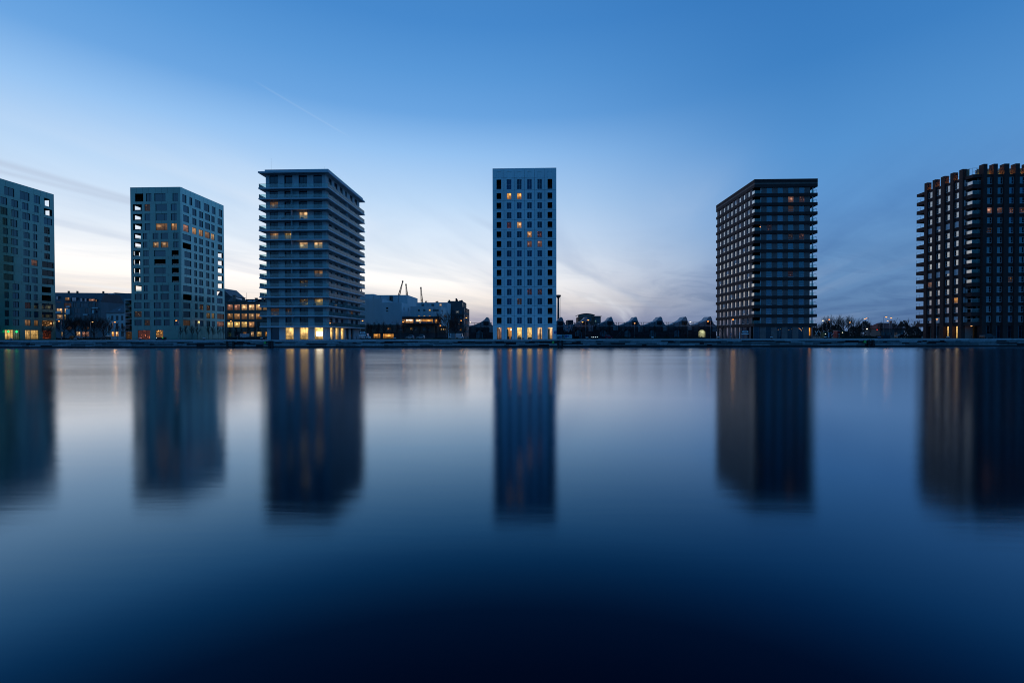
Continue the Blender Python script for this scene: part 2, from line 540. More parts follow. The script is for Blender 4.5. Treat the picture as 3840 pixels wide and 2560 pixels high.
# reflections darkened and blued by colour: nearly black straight down, almost full when grazing
nt.l(nt.ramp(frw.outputs[0], [(0.0, (0, 0.004, 0.008)), (0.037, (0.002, 0.008, 0.016)), (0.055, (0.003, 0.020, 0.036)), (0.076, (0.014, 0.062, 0.098)),
                              (0.10, (0.045, 0.115, 0.165)), (0.245, (0.245, 0.335, 0.415)), (0.46, (0.60, 0.64, 0.70)), (0.75, (0.78, 0.82, 0.88)), (1.0, (0.95, 0.96, 1.0))]),
     gls.inputs['Color'])
addw = nt.n('ShaderNodeAddShader')
nt.l(deep.outputs[0], addw.inputs[0])
nt.l(gls.outputs[0], addw.inputs[1])
out(nt, addw.outputs[0])

# ------------------------------------------------------------------ building helpers
WL = {}            # world position of every object made here
MESH = {}


def link(o, wloc, parent=None):
    COL.objects.link(o)
    wloc = Vector(wloc)
    WL[o] = wloc
    if parent is not None:
        o.parent = parent
        o.location = wloc - WL[parent]
    else:
        o.location = wloc
    return o


def tag(o, label=None, cat=None, group=None, kind=None):
    if label:
        o['label'] = label
    if cat:
        o['category'] = cat
    if group:
        o['group'] = group
    if kind:
        o['kind'] = kind
    return o


def thing(name, loc, label, cat, group=None):
    o = bpy.data.objects.new(name, None)
    o.empty_display_size = 0.5
    link(o, loc)
    return tag(o, label, cat, group)


BOXF = [(0, 3, 2, 1), (4, 5, 6, 7), (0, 1, 5, 4), (1, 2, 6, 5), (2, 3, 7, 6), (3, 0, 4, 7)]


def raw_mesh(name, verts, faces, mat, smooth=False):
    me = bpy.data.meshes.new(name)
    me.from_pydata(verts, [], faces)
    me.materials.append(MATS[mat])
    if smooth:
        for p in me.polygons:
            p.use_smooth = True
    me.update()
    return me


def boxes_mesh(name, boxes, mat):
    key = (name, mat, tuple(tuple(round(c, 3) for c in b) for b in boxes))
    me = MESH.get(key)
    if me is None:
        V, Fc = [], []
        for (x0, x1, y0, y1, z0, z1) in boxes:
            k = len(V)
            V += [(x0, y0, z0), (x1, y0, z0), (x1, y1, z0), (x0, y1, z0), (x0, y0, z1), (x1, y0, z1), (x1, y1, z1), (x0, y1, z1)]
            Fc += [tuple(i + k for i in f) for f in BOXF]
        me = raw_mesh(name, V, Fc, mat)
        MESH[key] = me
    return me


def boxes_part(name, boxes, mat, parent, color=None):
    """one mesh object made of world-space boxes; alike ones share their mesh"""
    bs = [(min(b[0], b[1]), max(b[0], b[1]), min(b[2], b[3]), max(b[2], b[3]), min(b[4], b[5]), max(b[4], b[5])) for b in boxes]
    c = Vector(((min(b[0] for b in bs) + max(b[1] for b in bs)) / 2, (min(b[2] for b in bs) + max(b[3] for b in bs)) / 2,
                min(b[4] for b in bs)))
    rel = [(b[0] - c.x, b[1] - c.x, b[2] - c.y, b[3] - c.y, b[4] - c.z, b[5] - c.z) for b in bs]
    o = bpy.data.objects.new(name, boxes_mesh(name, rel, mat))
    if color:
        o.color = color
    return link(o, c, parent)


def box(name, b, mat, parent, color=None):
    return boxes_part(name, [b], mat, parent, color)


def mesh_part(name, me, loc, parent, rotz=0.0):
    o = bpy.data.objects.new(name, me)
    link(o, loc, parent)
    if rotz:
        o.rotation_euler = (0, 0, rotz)
    return o


def prism_mesh(name, poly, depth, axis, mat, smooth=False):
    """extrude a closed outline; axis 'y': outline in x,z; axis 'x': outline in y,z; axis 'z': outline in x,y"""
    n = len(poly)
    V = []
    for d in (0.0, depth):
        for (a, b) in poly:
            V.append({'y': (a, d, b), 'x': (d, a, b), 'z': (a, b, d)}[axis])
    Fc = [tuple(range(n)), tuple(range(2 * n - 1, n - 1, -1))]
    for i in range(n):
        j = (i + 1) % n
        Fc.append((i, i + n, j + n, j))
    me = raw_mesh(name, V, Fc, mat, False)
    import bmesh
    bm = bmesh.new()
    bm.from_mesh(me)
    bmesh.ops.recalc_face_normals(bm, faces=bm.faces)
    bm.to_mesh(me)
    bm.free()
    return me


def tube(V, Fc, a, b, ra, rb, sides=6, cap=True):
    a, b = Vector(a), Vector(b)
    d = (b - a)
    if d.length < 1e-6:
        return
    d.normalize()
    u = d.cross(Vector((0, 0, 1)) if abs(d.z) < 0.9 else Vector((1, 0, 0))).normalized()
    v = d.cross(u)
    k = len(V)
    for (c, r) in ((a, ra), (b, rb)):
        for i in range(sides):
            t = 2 * math.pi * i / sides
            V.append(tuple(c + (u * math.cos(t) + v * math.sin(t)) * r))
    for i in range(sides):
        j = (i + 1) % sides
        Fc.append((k + i, k + j, k + sides + j, k + sides + i))
    if cap:
        Fc.append(tuple(k + i for i in reversed(range(sides))))
        Fc.append(tuple(k + sides + i for i in range(sides)))


def tubes_mesh(name, segs, mat, sides=6, smooth=True):
    V, Fc = [], []
    for s in segs:
        tube(V, Fc, s[0], s[1], s[2], s[3], sides)
    return raw_mesh(name, V, Fc, mat, smooth)


def lathe_mesh(name, prof, mat, sides=14):
    V, Fc = [], []
    for (r, z) in prof:
        for i in range(sides):
            t = 2 * math.pi * i / sides
            V.append((r * math.cos(t), r * math.sin(t), z))
    for k in range(len(prof) - 1):
        for i in range(sides):
            j = (i + 1) % sides
            Fc.append((k * sides + i, k * sides + j, (k + 1) * sides + j, (k + 1) * sides + i))
    Fc.append(tuple(reversed(range(sides))))
    Fc.append(tuple((len(prof) - 1) * sides + i for i in range(sides)))
    return raw_mesh(name, V, Fc, mat, True)


def kids(o):
    return [c for c in WL if c.parent is o]


def copy_tree(o, wloc, parent=None):
    c = o.copy()
    COL.objects.link(c)
    WL[c] = Vector(wloc)
    if parent is not None:
        c.parent = parent
        c.location = o.location
    else:
        c.location = wloc
    for ch in KIDS.get(o, []):
        copy_tree(ch, Vector(wloc) + ch.location, c)
    return c


KIDS = {}


def remember(o):
    """store the family of a prototype, so that it can be copied"""
    KIDS[o] = [c for c in WL if c.parent is o]
    for c in KIDS[o]:
        remember(c)


def text_mesh(txt, size, mat):
    cu = bpy.data.curves.new('letters', 'FONT')
    cu.body = txt
    cu.size = size
    cu.extrude = 0.01
    cu.align_x = 'CENTER'
    cu.align_y = 'CENTER'
    ob = bpy.data.objects.new('letters', cu)
    COL.objects.link(ob)
    dg = bpy.context.evaluated_depsgraph_get()
    me = bpy.data.meshes.new_from_object(ob.evaluated_get(dg))
    bpy.data.objects.remove(ob)
    bpy.data.curves.remove(cu)
    me.materials.clear()
    me.materials.append(MATS[mat])
    return me


class Face:
    """one side of a building; u runs along the wall (world x or y), d is metres outward"""
    def __init__(s, side, pos):
        s.side, s.pos = side, pos

    def b(s, u0, u1, z0, z1, d0, d1):
        p = s.pos
        if s.side == 'front':
            return (u0, u1, p - d1, p - d0, z0, z1)
        if s.side == 'back':
            return (u0, u1, p + d0, p + d1, z0, z1)
        if s.side == 'right':
            return (p + d0, p + d1, u0, u1, z0, z1)
        return (p - d1, p - d0, u0, u1, z0, z1)


def window(T, F, u0, u1, z0, z1, pane='pane_far', frame='frame_dark', rec=0.22, bars=(), cross=(), lit=None,
           fw=0.06, name='window', sill=None, glass=True, litmat='lit_room'):
    """a window part: frame with mullions, its pane a sub-part, set back into the wall"""
    e = 0.004
    u0, u1, z0, z1 = u0 + e, u1 - e, z0 + e, z1 - e
    bs = [F.b(u0, u1, z0, z0 + fw, -rec, -rec + .08), F.b(u0, u1, z1 - fw, z1, -rec, -rec + .08),
          F.b(u0, u0 + fw, z0 + fw, z1 - fw, -rec, -rec + .08), F.b(u1 - fw, u1, z0 + fw, z1 - fw, -rec, -rec + .08)]
    for k in bars:
        c = u0 + (u1 - u0) * k
        bs.append(F.b(c - fw / 2, c + fw / 2, z0 + fw, z1 - fw, -rec, -rec + .075))
    for k in cross:
        c = z0 + (z1 - z0) * k
        bs.append(F.b(u0 + fw, u1 - fw, c - fw / 2, c + fw / 2, -rec, -rec + .07))
    wo_ = boxes_part(name, bs, frame, T)
    if glass:
        pb = F.b(u0 + .01, u1 - .01, z0 + .01, z1 - .01, -rec + .015, -rec + .035)
        if lit:
            box('pane', pb, litmat if lit[3] >= .13 else 'lit_spots', wo_, color=(*lit[:3], lit[3]))
        else:
            box('pane', pb, pane, wo_)
    if sill:
        box('sill', F.b(u0 - .05, u1 + .05, z0 - .09, z0 - .005, -rec, .05), sill, wo_)
    return wo_


def wall(T, F, u0, u1, rows, zbot, ztop, mat, th=0.32, seg=3.6, g=0.014, pier='pier', spandrel='spandrel'):
    """wall of separate panels round its openings. rows: (zb, zt, [(a,b),...]) from the bottom up"""
    z = zbot
    for (zb, zt, wins) in rows + [(ztop, ztop, [])]:
        if zb - z > 0.05:
            n = max(1, round((u1 - u0) / seg))
            for i in range(n):
                a, b = u0 + (u1 - u0) * i / n, u0 + (u1 - u0) * (i + 1) / n
                box(spandrel, F.b(a + g, b - g, z + g, zb - g, -th, 0), mat, T)
        if zt > zb:
            cur = u0
            for (a, b) in sorted(wins) + [(u1, u1)]:
                if a - cur > 0.03:
                    box(pier, F.b(cur + g, a - g, zb - g * .6, zt + g * .6, -th + .005, 0.0), mat, T)
                cur = b
        z = zt


WARM = (1.0, 0.49, 0.19)
WARM2 = (1.0, 0.57, 0.26)
AMBER = (1.0, 0.42, 0.09)
YELLOW = (1.0, 0.60, 0.19)
PINK = (0.95, 0.42, 0.26)

# ------------------------------------------------------------------ the setting: water, ground, quay
def sheet(name, x0, x1, y0, y1, z, mat):
    me = raw_mesh(name, [(x0, y0, 0), (x1, y0, 0), (x1, y1, 0), (x0, y1, 0)], [(0, 1, 2, 3)], mat)
    o = bpy.data.objects.new(name, me)
    link(o, (0, 0, z))
    return tag(o, kind='structure')


QY = 140.0
sheet('water', -1500, 1500, -600, QY + 0.45, 0.0, 'water')
sheet('ground', -4000, 4000, QY + 0.9, 6000, G - 0.012, 'soil')
sheet('quay_paving', -600, 600, QY + 0.9, QY + 10.5, G - 0.006, 'paving')
sheet('street', -600, 600, QY + 12, QY + 19, G - 0.006, 'asphalt')

# quay wall: backing, one row of coping stones, courses of worn blocks, a dark wet foot
quay = thing('quay_wall', (0, QY, 0), 'long weathered stone quay wall along the far side of the water', 'quay wall')
box('backing', (-420, 420, QY + 0.16, QY + 0.9, -2.0, G - 0.35), 'quay_backing', quay)
box('wet_foot', (-420, 420, QY - 0.03, QY + 0.155, -1.0, 0.42), 'wet_timber', quay)
rq = random.Random(3)
xq = -175.0
nst = 0
extra_c = []
while xq < 178:
    wd = rq.uniform(2.2, 4.6)
    dz_ = rq.uniform(-0.015, 0.015)
    box('coping_stone', (xq + .02, xq + wd - .02, QY - 0.06 + rq.uniform(-.02, .02), QY + 0.88, G - 0.46, G + dz_), 'coping', quay)
    xq += wd
box('coping_run', (-420, -175.02, QY - 0.05, QY + 0.88, G - 0.46, G), 'coping', quay)
box('coping_run', (xq + .02, 420, QY - 0.05, QY + 0.88, G - 0.46, G), 'coping', quay)
courses = [(1.56, 1.90), (1.22, 1.55), (0.84, 1.21), (0.43, 0.83)]
rest = []
for (za, zb) in courses:
    xq = -172.0 + rq.uniform(0, 2)
    while xq < 176:
        wd = rq.choice((1.4, 2.2, 3.1, 4.4, 6.0)) * rq.uniform(.85, 1.15)
        if rq.random() > (0.20 if za > 0.5 else 0.08):
            dd = rq.uniform(-0.05, 0.05)
            b_ = (xq + .03, xq + wd - .03, QY + 0.0 + dd, QY + 0.15, za + .015, zb - .015)
            if wd > 2.6 and nst < 300:
                box('stone', b_, 'quay_stone', quay)
                nst += 1
            else:
                rest.append(b_)
        xq += wd
tag(boxes_part('small_stones', rest, 'quay_stone', quay), kind='stuff')

# grass verge with a kerb, interrupted at the towers
verge_spans = [(60, 470), (700, 970), (1400, 1825), (2110, 2670), (3090, 3440)]
for i, (pa, pb) in enumerate(verge_spans):
    xa, xb = X(pa, QY + 11.3), X(pb, QY + 11.3)
    o = box('grass_verge', (xa, xb, QY + 10.6, QY + 11.9, G - 0.02, G + 0.13), 'grass', None)
    tag(o, kind='structure')

# mooring bollards
def bollard_mesh():
    return (lathe_mesh('post', [(0.26, 0), (0.24, 0.06), (0.17, 0.12), (0.16, 0.38), (0.20, 0.44)], 'dark_metal'),
            lathe_mesh('cap', [(0.20, 0.44), (0.40, 0.47), (0.42, 0.54), (0.34, 0.62), (0.12, 0.66)], 'white_paint'),
            lathe_mesh('cap', [(0.24, 0.30), (0.42, 0.40), (0.44, 0.56), (0.34, 0.62), (0.12, 0.64)], 'box_blue'))


BM = bollard_mesh()
bol = [(40, 'at the left end of the quay, before the pharmacy'), (281, 'before the mansard apartment building'),
       (523.6, 'in front of the teal tower, left of its lit entrance'), (764, 'in front of the right side of the teal tower'),
       (980, 'just left of the balcony tower'), (1237, 'before the right corner of the balcony tower'),
       (1480, 'before the lit restaurant'), (1729, 'before the green cabinet and vans'),
       (1961, 'before the white slab tower'), (2202, 'left of the dark generator box'),
       (2447, 'before the middle of the tarpaulin sheds'), (2694, 'at the left corner of the brown banded tower'),
       (2894, 'before the doors of the brown banded tower'), (3096, 'before the green and blue containers'),
       (3298, ''), (3556, 'before the lit entrance of the plum brick tower')]
for (p, wh) in bol:
    blue = p == 3298
    t = thing('mooring_bollard', (X(p, QY + 0.45), QY + 0.45, G),
              ('blue capped mooring bollard before the red roofed house' if blue else 'white capped mooring bollard ' + wh),
              'bollard', 'mooring bollards along the quay edge')
    mesh_part('post', BM[0], WL[t], t)
    mesh_part('cap', BM[2] if blue else BM[1], WL[t], t)

# timber fenders with a ladder between them, each with a green marker beside it
for (pa, pb, pg, wh) in [(850, 880, None, 'left of the lit brick warehouse'), (1008, 1026, 997, 'left of the balcony tower'),
                         (2089, 2112, 2074, 'right of the white slab tower'), (3251, 3276, 3239, 'left of the red roof')]:
    xa, xb = X(pa, QY, 1285), X(pb, QY, 1285)
    t = thing('quay_ladder', ((xa + xb) / 2, QY - 0.1, 0), 'timber fenders with a ladder on the quay wall ' + wh, 'ladder',
              'ladders on the quay wall')
    for x in (xa + .3, xb - .3):
        box('fender_post', (x - .28, x + .28, QY - .36, QY - .085, -0.6, G - 0.3), 'wet_timber', t)
    xm = (xa + xb) / 2
    for s in (-.22, .22):
        box('rail', (xm + s - .03, xm + s + .03, QY - .20, QY - .14, -0.4, G - 0.05), 'dark_metal', t)
    for k in range(7):
        box('rung', (xm - .19, xm + .19, QY - .185, QY - .155, 0.1 + k * .3, 0.13 + k * .3), 'dark_metal', t)
    if pg:
        xg = X(pg, QY, 1283)
        t2 = thing('quay_marker', (xg, QY - 0.12, 1.15), 'green glowing marker on the quay wall ' + wh, 'marker light',
                   'green markers on the quay wall')
        box('bracket', (xg - .16, xg + .16, QY - .13, QY - .08, 1.15, 2.0), 'dark_metal', t2)
        mesh_part('lens', lathe_mesh('lens', [(0.34, 0), (0.30, 0.3), (0.18, 0.62), (0.08, 0.7)], 'green_marker'), (xg, QY - .5, 1.2), t2)

# ------------------------------------------------------------------ the two teal panel towers
TEAL_ROWS = []      # (z bottom, z top) from the top row (0) down to row 14
for k in range(15):
    if k == 0:
        zz = (50.75, 53.65)
    elif k <= 3:
        zz = (47.3 - 3.545 * (k - 1), 49.75 - 3.545 * (k - 1))
    else:
        zz = (5.17 + 3.181 * (14 - k), 7.30 + 3.181 * (14 - k))
    TEAL_ROWS.append(zz)
TEAL_TOP = 56.0


def py_of(z, Y):
    return 1261 - (z - 1.07) * F_PX / Y


def teal_shell(T, x0, x1, yf, yb, faces, base_rows):
    """faces: dict side -> (face, u0, u1, list of 15 opening lists)"""
    box('core', (x0 + 5, x1 - 5, yf + 5, yb - 5, G, G + TEAL_TOP - 0.6), 'teal_core', T)
    lev = [TEAL_ROWS[0][1] + 0.55] + [TEAL_ROWS[k][0] - 0.35 for k in range(15)]
    for z in lev:
        box('floor_slab', (x0 + .33, x1 - .33, yf + .33, yb - .33, G + z, G + z + 0.28), 'teal_core', T)
    box('roof', (x0 + .34, x1 - .34, yf + .34, yb - .34, G + TEAL_TOP - .55, G + TEAL_TOP - .25), 'slate', T)
    for side, (F, u0, u1, ops) in faces.items():
        rows = [(G + a, G + b, w_) for (a, b, w_) in base_rows.get(side, [])]
        rows += [(G + TEAL_ROWS[k][0], G + TEAL_ROWS[k][1], ops[k]) for k in range(14, -1, -1)]
        plain = side in ('left', 'back') or not any(ops)
        wall(T, F, u0, u1, rows, G, G + TEAL_TOP, 'teal_panel', seg=9.0 if plain else 2.25, g=.028,
             pier='pier' if not plain else 'rear_pier', spandrel='spandrel' if not plain else 'rear_spandrel')


# ---- tower 2: corner view
Y2 = 164.0
x20, x21 = X(494, Y2, 1230), X(681.5, Y2, 1230)
y2b = Yon(843.5, x21, 1240)
T2 = thing('apartment_tower', ((x20 + x21) / 2, (Y2 + y2b) / 2, G),
           'teal panelled tower with openings at its corners where the sky shows through', 'tower')
W2 = x21 - x20
f2 = Face('front', Y2)
r2 = Face('right', x21)
fr_rows = {0: [(.097, .26), (.318, .423), (.485, .704), (.847, .957)]}
for k in (1, 2, 3):
    fr_rows[k] = [(.052, .23), (.286, .396), (.505, .732), (.81, .923)]
for k in (4, 5):
    fr_rows[k] = [(.067, .204), (.249, .332), (.442, .553), (.603, .747), (.854, .953)]
for k in (6, 7, 8, 9):
    fr_rows[k] = [(.045, .19), (.252, .362), (.468, .692), (.816, .953)]
for k in (10, 11):
    fr_rows[k] = [(.068, .211), (.253, .333), (.448, .531), (.586, .755), (.859, .958)]
for k in (12, 13, 14):
    fr_rows[k] = [(.057, .2), (.255, .364), (.45, .594), (.644, .76), (.851, .945)]
front_ops = [[(x20 + W2 * a, x20 + W2 * b) for (a, b) in fr_rows[k]] for k in range(15)]
ru = lambda lst: [480 + c * .1913 for c in lst]
rl = lambda lst: [480 + c * .1977 for c in lst]
rr = {0: ru([1065, 1145, 1203, 1258, 1310, 1420, 1485, 1592, 1643, 1712, 1778, 1843])}
for k in (1, 2, 3):
    rr[k] = ru([1085, 1190, 1262, 1340, 1390, 1468, 1508, 1603, 1630, 1695, 1755, 1837])
rr[4] = ru([1070, 1232, 1295, 1347, 1390, 1466, 1522, 1593, 1633, 1682, 1757, 1838])
rr[5] = ru([1073, 1236, 1296, 1348, 1392, 1467, 1523, 1594, 1634, 1682, 1763, 1863])
for k in (6, 7, 8, 9):
    rr[k] = ru([1108, 1240, 1298, 1350, 1393, 1467, 1527, 1594, 1637, 1683, 1763, 1866])
for k in (10, 11):
    rr[k] = rl([1045, 1207, 1265, 1315, 1343, 1433, 1498, 1565, 1588, 1637, 1688, 1792])
for k in (12, 13, 14):
    rr[k] = rl([1050, 1183, 1268, 1320, 1360, 1432, 1490, 1557, 1590, 1643, 1692, 1822])


def px_ops(rr_, Xp, ylo, yhi, Yref):
    ops = []
    for k in range(15):
        zc = sum(TEAL_ROWS[k]) / 2
        l = rr_[k]
        o_ = []
        for i in range(0, len(l), 2):
            a, b = Yon(l[i], Xp, py_of(zc, Yref)), Yon(l[i + 1], Xp, py_of(zc, Yref))
            o_.append((max(a, ylo + .45), min(b, yhi - .45)))
        ops.append(o_)
    return ops


right_ops = px_ops(rr, x21, Y2, y2b, 175)
left_ops = [[(Y2 + 1.7, Y2 + 4.4)] if k in (1, 2, 3, 4, 5, 10) else ([(Y2 + 1.0, Y2 + 1.5), (Y2 + 3.3, Y2 + 3.9)] if k in (6, 7, 8, 9) else []) for k in range(15)]
back_ops = [[(x21 - 3.3, x21 - 1.0)] if k in (2, 4, 5, 6, 7, 8, 9, 10) else [] for k in range(15)]
g_front = [(.15, 3.5, [(x20 + W2 * .12, x20 + W2 * .365), (x20 + W2 * .48, x20 + W2 * .625)])]
teal_shell(T2, x20, x21, Y2, y2b, {'front': (f2, x20, x21, front_ops), 'right': (r2, Y2 + .33, y2b - .33, right_ops),
                                   'left': (Face('left', x20), Y2 + .33, y2b - .33, left_ops),
                                   'back': (Face('back', y2b), x20, x21, back_ops)}, {'front': g_front})
open2 = {(0, 0), (7, 2), (6, 3), (7, 3), (8, 3), (9, 3)} | {(k, 0) for k in (1, 2, 3, 4, 5, 6, 7, 8, 9, 10)}
lit2 = {(3, 2): (*WARM, .22), (3, 3): (*WARM, .34), (5, 2): (*WARM2, .30), (5, 3): (*WARM2, .22), (1, 1): (*WARM, .05), (14, 1): (*WARM, .05), (13, 0): (*WARM2, .05)}
for k in range(15):
    for i, (a, b) in enumerate(front_ops[k]):
        za, zb = G + TEAL_ROWS[k][0], G + TEAL_ROWS[k][1]
        op = (k, i) in open2
        wide = b - a > 2.6
        window(T2, f2, a, b, za, zb, 'pane_teal', 'frame_dark', .24, () if op else ((.73,) if wide else (.52,)) if (i * 7 + k) % 5 else (),
               lit=lit2.get((k, i)), glass=not op, fw=.05)
        if op and k:
            box('glass_rail', f2.b(a + .02, b - .02, za, za + .5, -.26, -.245), 'clear_glass', T2)
open2r = {(5, 0), (11, 0)} | {(k, 5) for k in (5, 6, 7, 8, 9, 10)}
clear2r = {(2, 5), (4, 5)}
lit2r = {(3, 0): (*PINK, .42), (3, 1): (*WARM, .62), (3, 2): (*WARM, .46), (3, 3): (*WARM, .28), (3, 4): (*WARM2, .62),
         (13, 3): (*YELLOW, .18), (13, 4): (*YELLOW, .22), (12, 2): (*WARM, .05), (12, 3): (*WARM, .06), (14, 5): (*PINK, .25), (14, 0): (*WARM, .10), (13, 5): (*WARM, .08)}
for k in range(15):
    for i, (a, b) in enumerate(right_ops[k]):
        za, zb = G + TEAL_ROWS[k][0], G + TEAL_ROWS[k][1]
        op = (k, i) in open2r
        window(T2, r2, a, b, za, zb, 'clear_glass' if (k, i) in clear2r else 'pane_teal', 'frame_dark', .24,
               () if op or i == 0 else (.5,), lit=lit2r.get((k, i)), glass=not op, fw=.05)
window(T2, f2, x20 + W2 * .12, x20 + W2 * .365, G + .15, G + 3.5, bars=(.33, .66), cross=(.75,), lit=(1, .25, .10, .16), litmat='lit_spots', name='shop_window')
window(T2, f2, x20 + W2 * .48, x20 + W2 * .625, G + .15, G + 3.5, bars=(.5,), cross=(.7,), lit=(1, .45, .10, .45), litmat='lit_spots', name='entrance')
for (p, q) in ((.58, .1), (.97, .12)):
    xx = x20 + W2 * p
    box('roof_vent', (xx - .1, xx + .1, Y2 + 1.5, Y2 + 1.7, G + TEAL_TOP - .26, G + TEAL_TOP + .35), 'dark_metal', T2)

# ---- tower 1: cut by the left edge of the photo, its right side in view
x11 = at(204.5, 900, 171.0).x
y1b = Yon(204.5, x11, 900)
y1f = 147.5
x10 = x11 - 18.4
T1 = thing('apartment_tower', ((x10 + x11) / 2, (y1f + y1b) / 2, G),
           'dark teal panelled tower above a lit pharmacy at the left edge', 'tower')
r1 = Face('right', x11)
au = lambda lst: [c * .2041 for c in lst]
al = lambda lst: [c * .2105 for c in lst]
r1r = {0: au([78, 260, 365, 538, 620, 728, 810, 910]), 1: au([10, 130, 210, 330, 405, 520, 625, 705, 805, 955]),
       2: au([10, 135, 210, 335, 410, 550, 595, 705, 805, 955]), 3: au([50, 135, 195, 315, 420, 535, 600, 675, 808, 910])}
for k in (4, 5, 6):
    r1r[k] = au([60, 143, 203, 323, 432, 542, 604, 681, 814, 913])
for k in (7, 8, 9):
    r1r[k] = al([65, 240, 415, 522, 562, 668, 750, 955])
for k in (10, 11):
    r1r[k] = al([80, 155, 225, 340, 455, 550, 600, 668, 745, 908])
for k in (12, 13, 14):
    r1r[k] = al([85, 160, 232, 340, 445, 548, 610, 685, 750, 945])
ops1 = px_ops(r1r, x11, y1f, y1b, 162)
back1 = []
for k in range(15):
    back1.append({0: [(x11 - 3.6, x11 - 1.0)], 1: [(x11 - 3.4, x11 - 1.6)], 7: [(x11 - 3.3, x11 - 1.6)], 9: [(x11 - 3.3, x11 - 1.6)],
                  8: [(x11 - 2.4, x11 - 2.0)], 3: [(x11 - 1.9, x11 - 1.4)], 4: [(x11 - 1.9, x11 - 1.4)], 5: [(x11 - 1.9, x11 - 1.3)],
                  6: [(x11 - 1.9, x11 - 1.4)]}.get(k, []))
shop_px = [(90, 240), (247, 355), (450, 540), (548, 690), (765, 915)]
shops = [(Yon(a * .2105, x11, 1255), Yon(b * .2105, x11, 1255)) for a, b in shop_px]
teal_shell(T1, x10, x11, y1f, y1b, {'front': (Face('front', y1f), x10, x11, [[] for _ in range(15)]), 'right': (r1, y1f + .33, y1b - .33, ops1),
                                    'left': (Face('left', x10), y1f + .33, y1b - .33, [[] for _ in range(15)]),
                                    'back': (Face('back', y1b), x10, x11, back1)}, {'right': [(.3, 3.6, shops)]})
lit1 = {(7, 2): (*PINK, .16), (14, 2): (*WARM, .30), (14, 3): (*WARM, .20), (14, 4): (*WARM, .12), (12, 2): (*PINK, .03)}
for k in range(15):
    n = len(ops1[k])
    for i, (a, b) in enumerate(ops1[k]):
        last = i == n - 1
        op = last and k in (0, 1, 3, 4, 5, 6, 7, 8, 9, 10, 11)
        window(T1, r1, a, b, G + TEAL_ROWS[k][0], G + TEAL_ROWS[k][1], 'pane_teal', 'frame_dark', .24, () if op else (.5,),
               lit=lit1.get((k, i)), glass=not op, fw=.05)
        if last and k in (3, 4, 5, 6, 7, 8, 9):
            window(T1, r1, a, b, G + TEAL_ROWS[k][0], G + TEAL_ROWS[k][1], 'clear_glass', 'frame_dark', .29, (.5,), fw=.04, name='inner_window')
for i, (a, b) in enumerate(shops):
    c_ = [(*YELLOW, 1.1), (.5, .75, .5, .25), (*YELLOW, .8), (*YELLOW, .8), (1, .2, .08, .12)][i]
    window(T1, r1, a, b, G + .3, G + 3.6, bars=(.35, .7), cross=(.45,) if i != 0 else (.6,), lit=c_, name='shop_window', rec=.26)
for (p, wh) in ((30, 'left'), (61, 'right')):
    yy = Yon(p, x11 + .7, 1243)
    zz = G + 3.0
    t = thing('pharmacy_cross', (x11, yy, zz), wh + ' one of two glowing green pharmacy crosses on the teal tower', 'pharmacy sign', 'green pharmacy crosses')
    box('bracket', (x11 + .005, x11 + .42, yy - .03, yy + .03, zz - .05, zz + .05), 'dark_metal', t)
    boxes_part('cross', [(x11 + .42, x11 + 1.22, yy - .08, yy + .08, zz - .14, zz + .14), (x11 + .68, x11 + .96, yy - .08, yy + .08, zz + .141, zz + .42),
                         (x11 + .68, x11 + .96, yy - .08, yy + .08, zz - .42, zz - .141)], 'green_cross', t)

# ------------------------------------------------------------------ tower 3: white slabs and glass balustrades all round
Y3 = 147.5
sx0, sx1 = X(968.5, Y3, 730), X(1231, Y3, 730)
s3b = Yon(1368, sx1, 760)
OH = 1.6
cx0, cx1, c3f, c3b = sx0 + OH, sx1 - OH, Y3 + OH, s3b - OH
T3 = thing('balcony_tower', ((sx0 + sx1) / 2, (Y3 + s3b) / 2, G),
           'pale concrete tower wrapped on every floor by balconies with glass balustrades', 'tower')
tops = [49.9, 46.47, 43.03, 39.58, 36.11, 33.01, 29.86, 26.73, 23.62, 20.48, 17.37, 14.22, 11.16, 8.01, 4.5]
z_eave = 55.2
TH = 0.42
f3, r3, l3, b3 = Face('front', c3f), Face('right', cx1), Face('left', cx0), Face('back', c3b)
W3 = cx1 - cx0
fw3 = [((250 - 182) / 1095, (405 - 182) / 1095), ((520 - 182) / 1095, (671 - 182) / 1095), ((785 - 182) / 1095, (941 - 182) / 1095), ((1057 - 182) / 1095, (1212 - 182) / 1095)]
fw3 = [(cx0 + W3 * a, cx0 + W3 * b) for a, b in fw3]
rp3 = [(1335, 1392), (1440, 1497), (1540, 1592), (1640, 1668), (1725, 1772), (1810, 1857)]
rw3 = [(Yon(960 + a * .2041, cx1, 690), Yon(960 + b * .2041, cx1, 690)) for a, b in rp3]
rw3 = [(max(a, c3f + .9), b) for a, b in rw3]
box('core', (cx0 + .75, cx1 - .75, c3f + .75, c3b - .75, G, G + z_eave - .5), 'joint_dark', T3)
for i, z in enumerate(tops):
    box('floor_slab', (sx0, sx1, Y3, s3b, G + z - TH, G + z), 'slab_concrete', T3)
floors = [(tops[i], (tops[i - 1] - TH) if i else z_eave - .55) for i in range(15)]
floors.append((0.0, tops[14] - TH))
nlit3 = {(2, 0): (*WARM, .16), (3, 2): (*WARM2, .55), (5, 0): (*WARM, .26), (5, 1): (*YELLOW, .34), (6, 2): (*WARM2, .62), (6, 3): (*WARM2, .62),
         (9, 3): (*WARM, .14), (10, 2): (*YELLOW, .05), (12, 2): (*YELLOW, .12), (12, 3): (*YELLOW, .35), (13, 0): (*AMBER, .10), (13, 1): (*WARM, .03)}
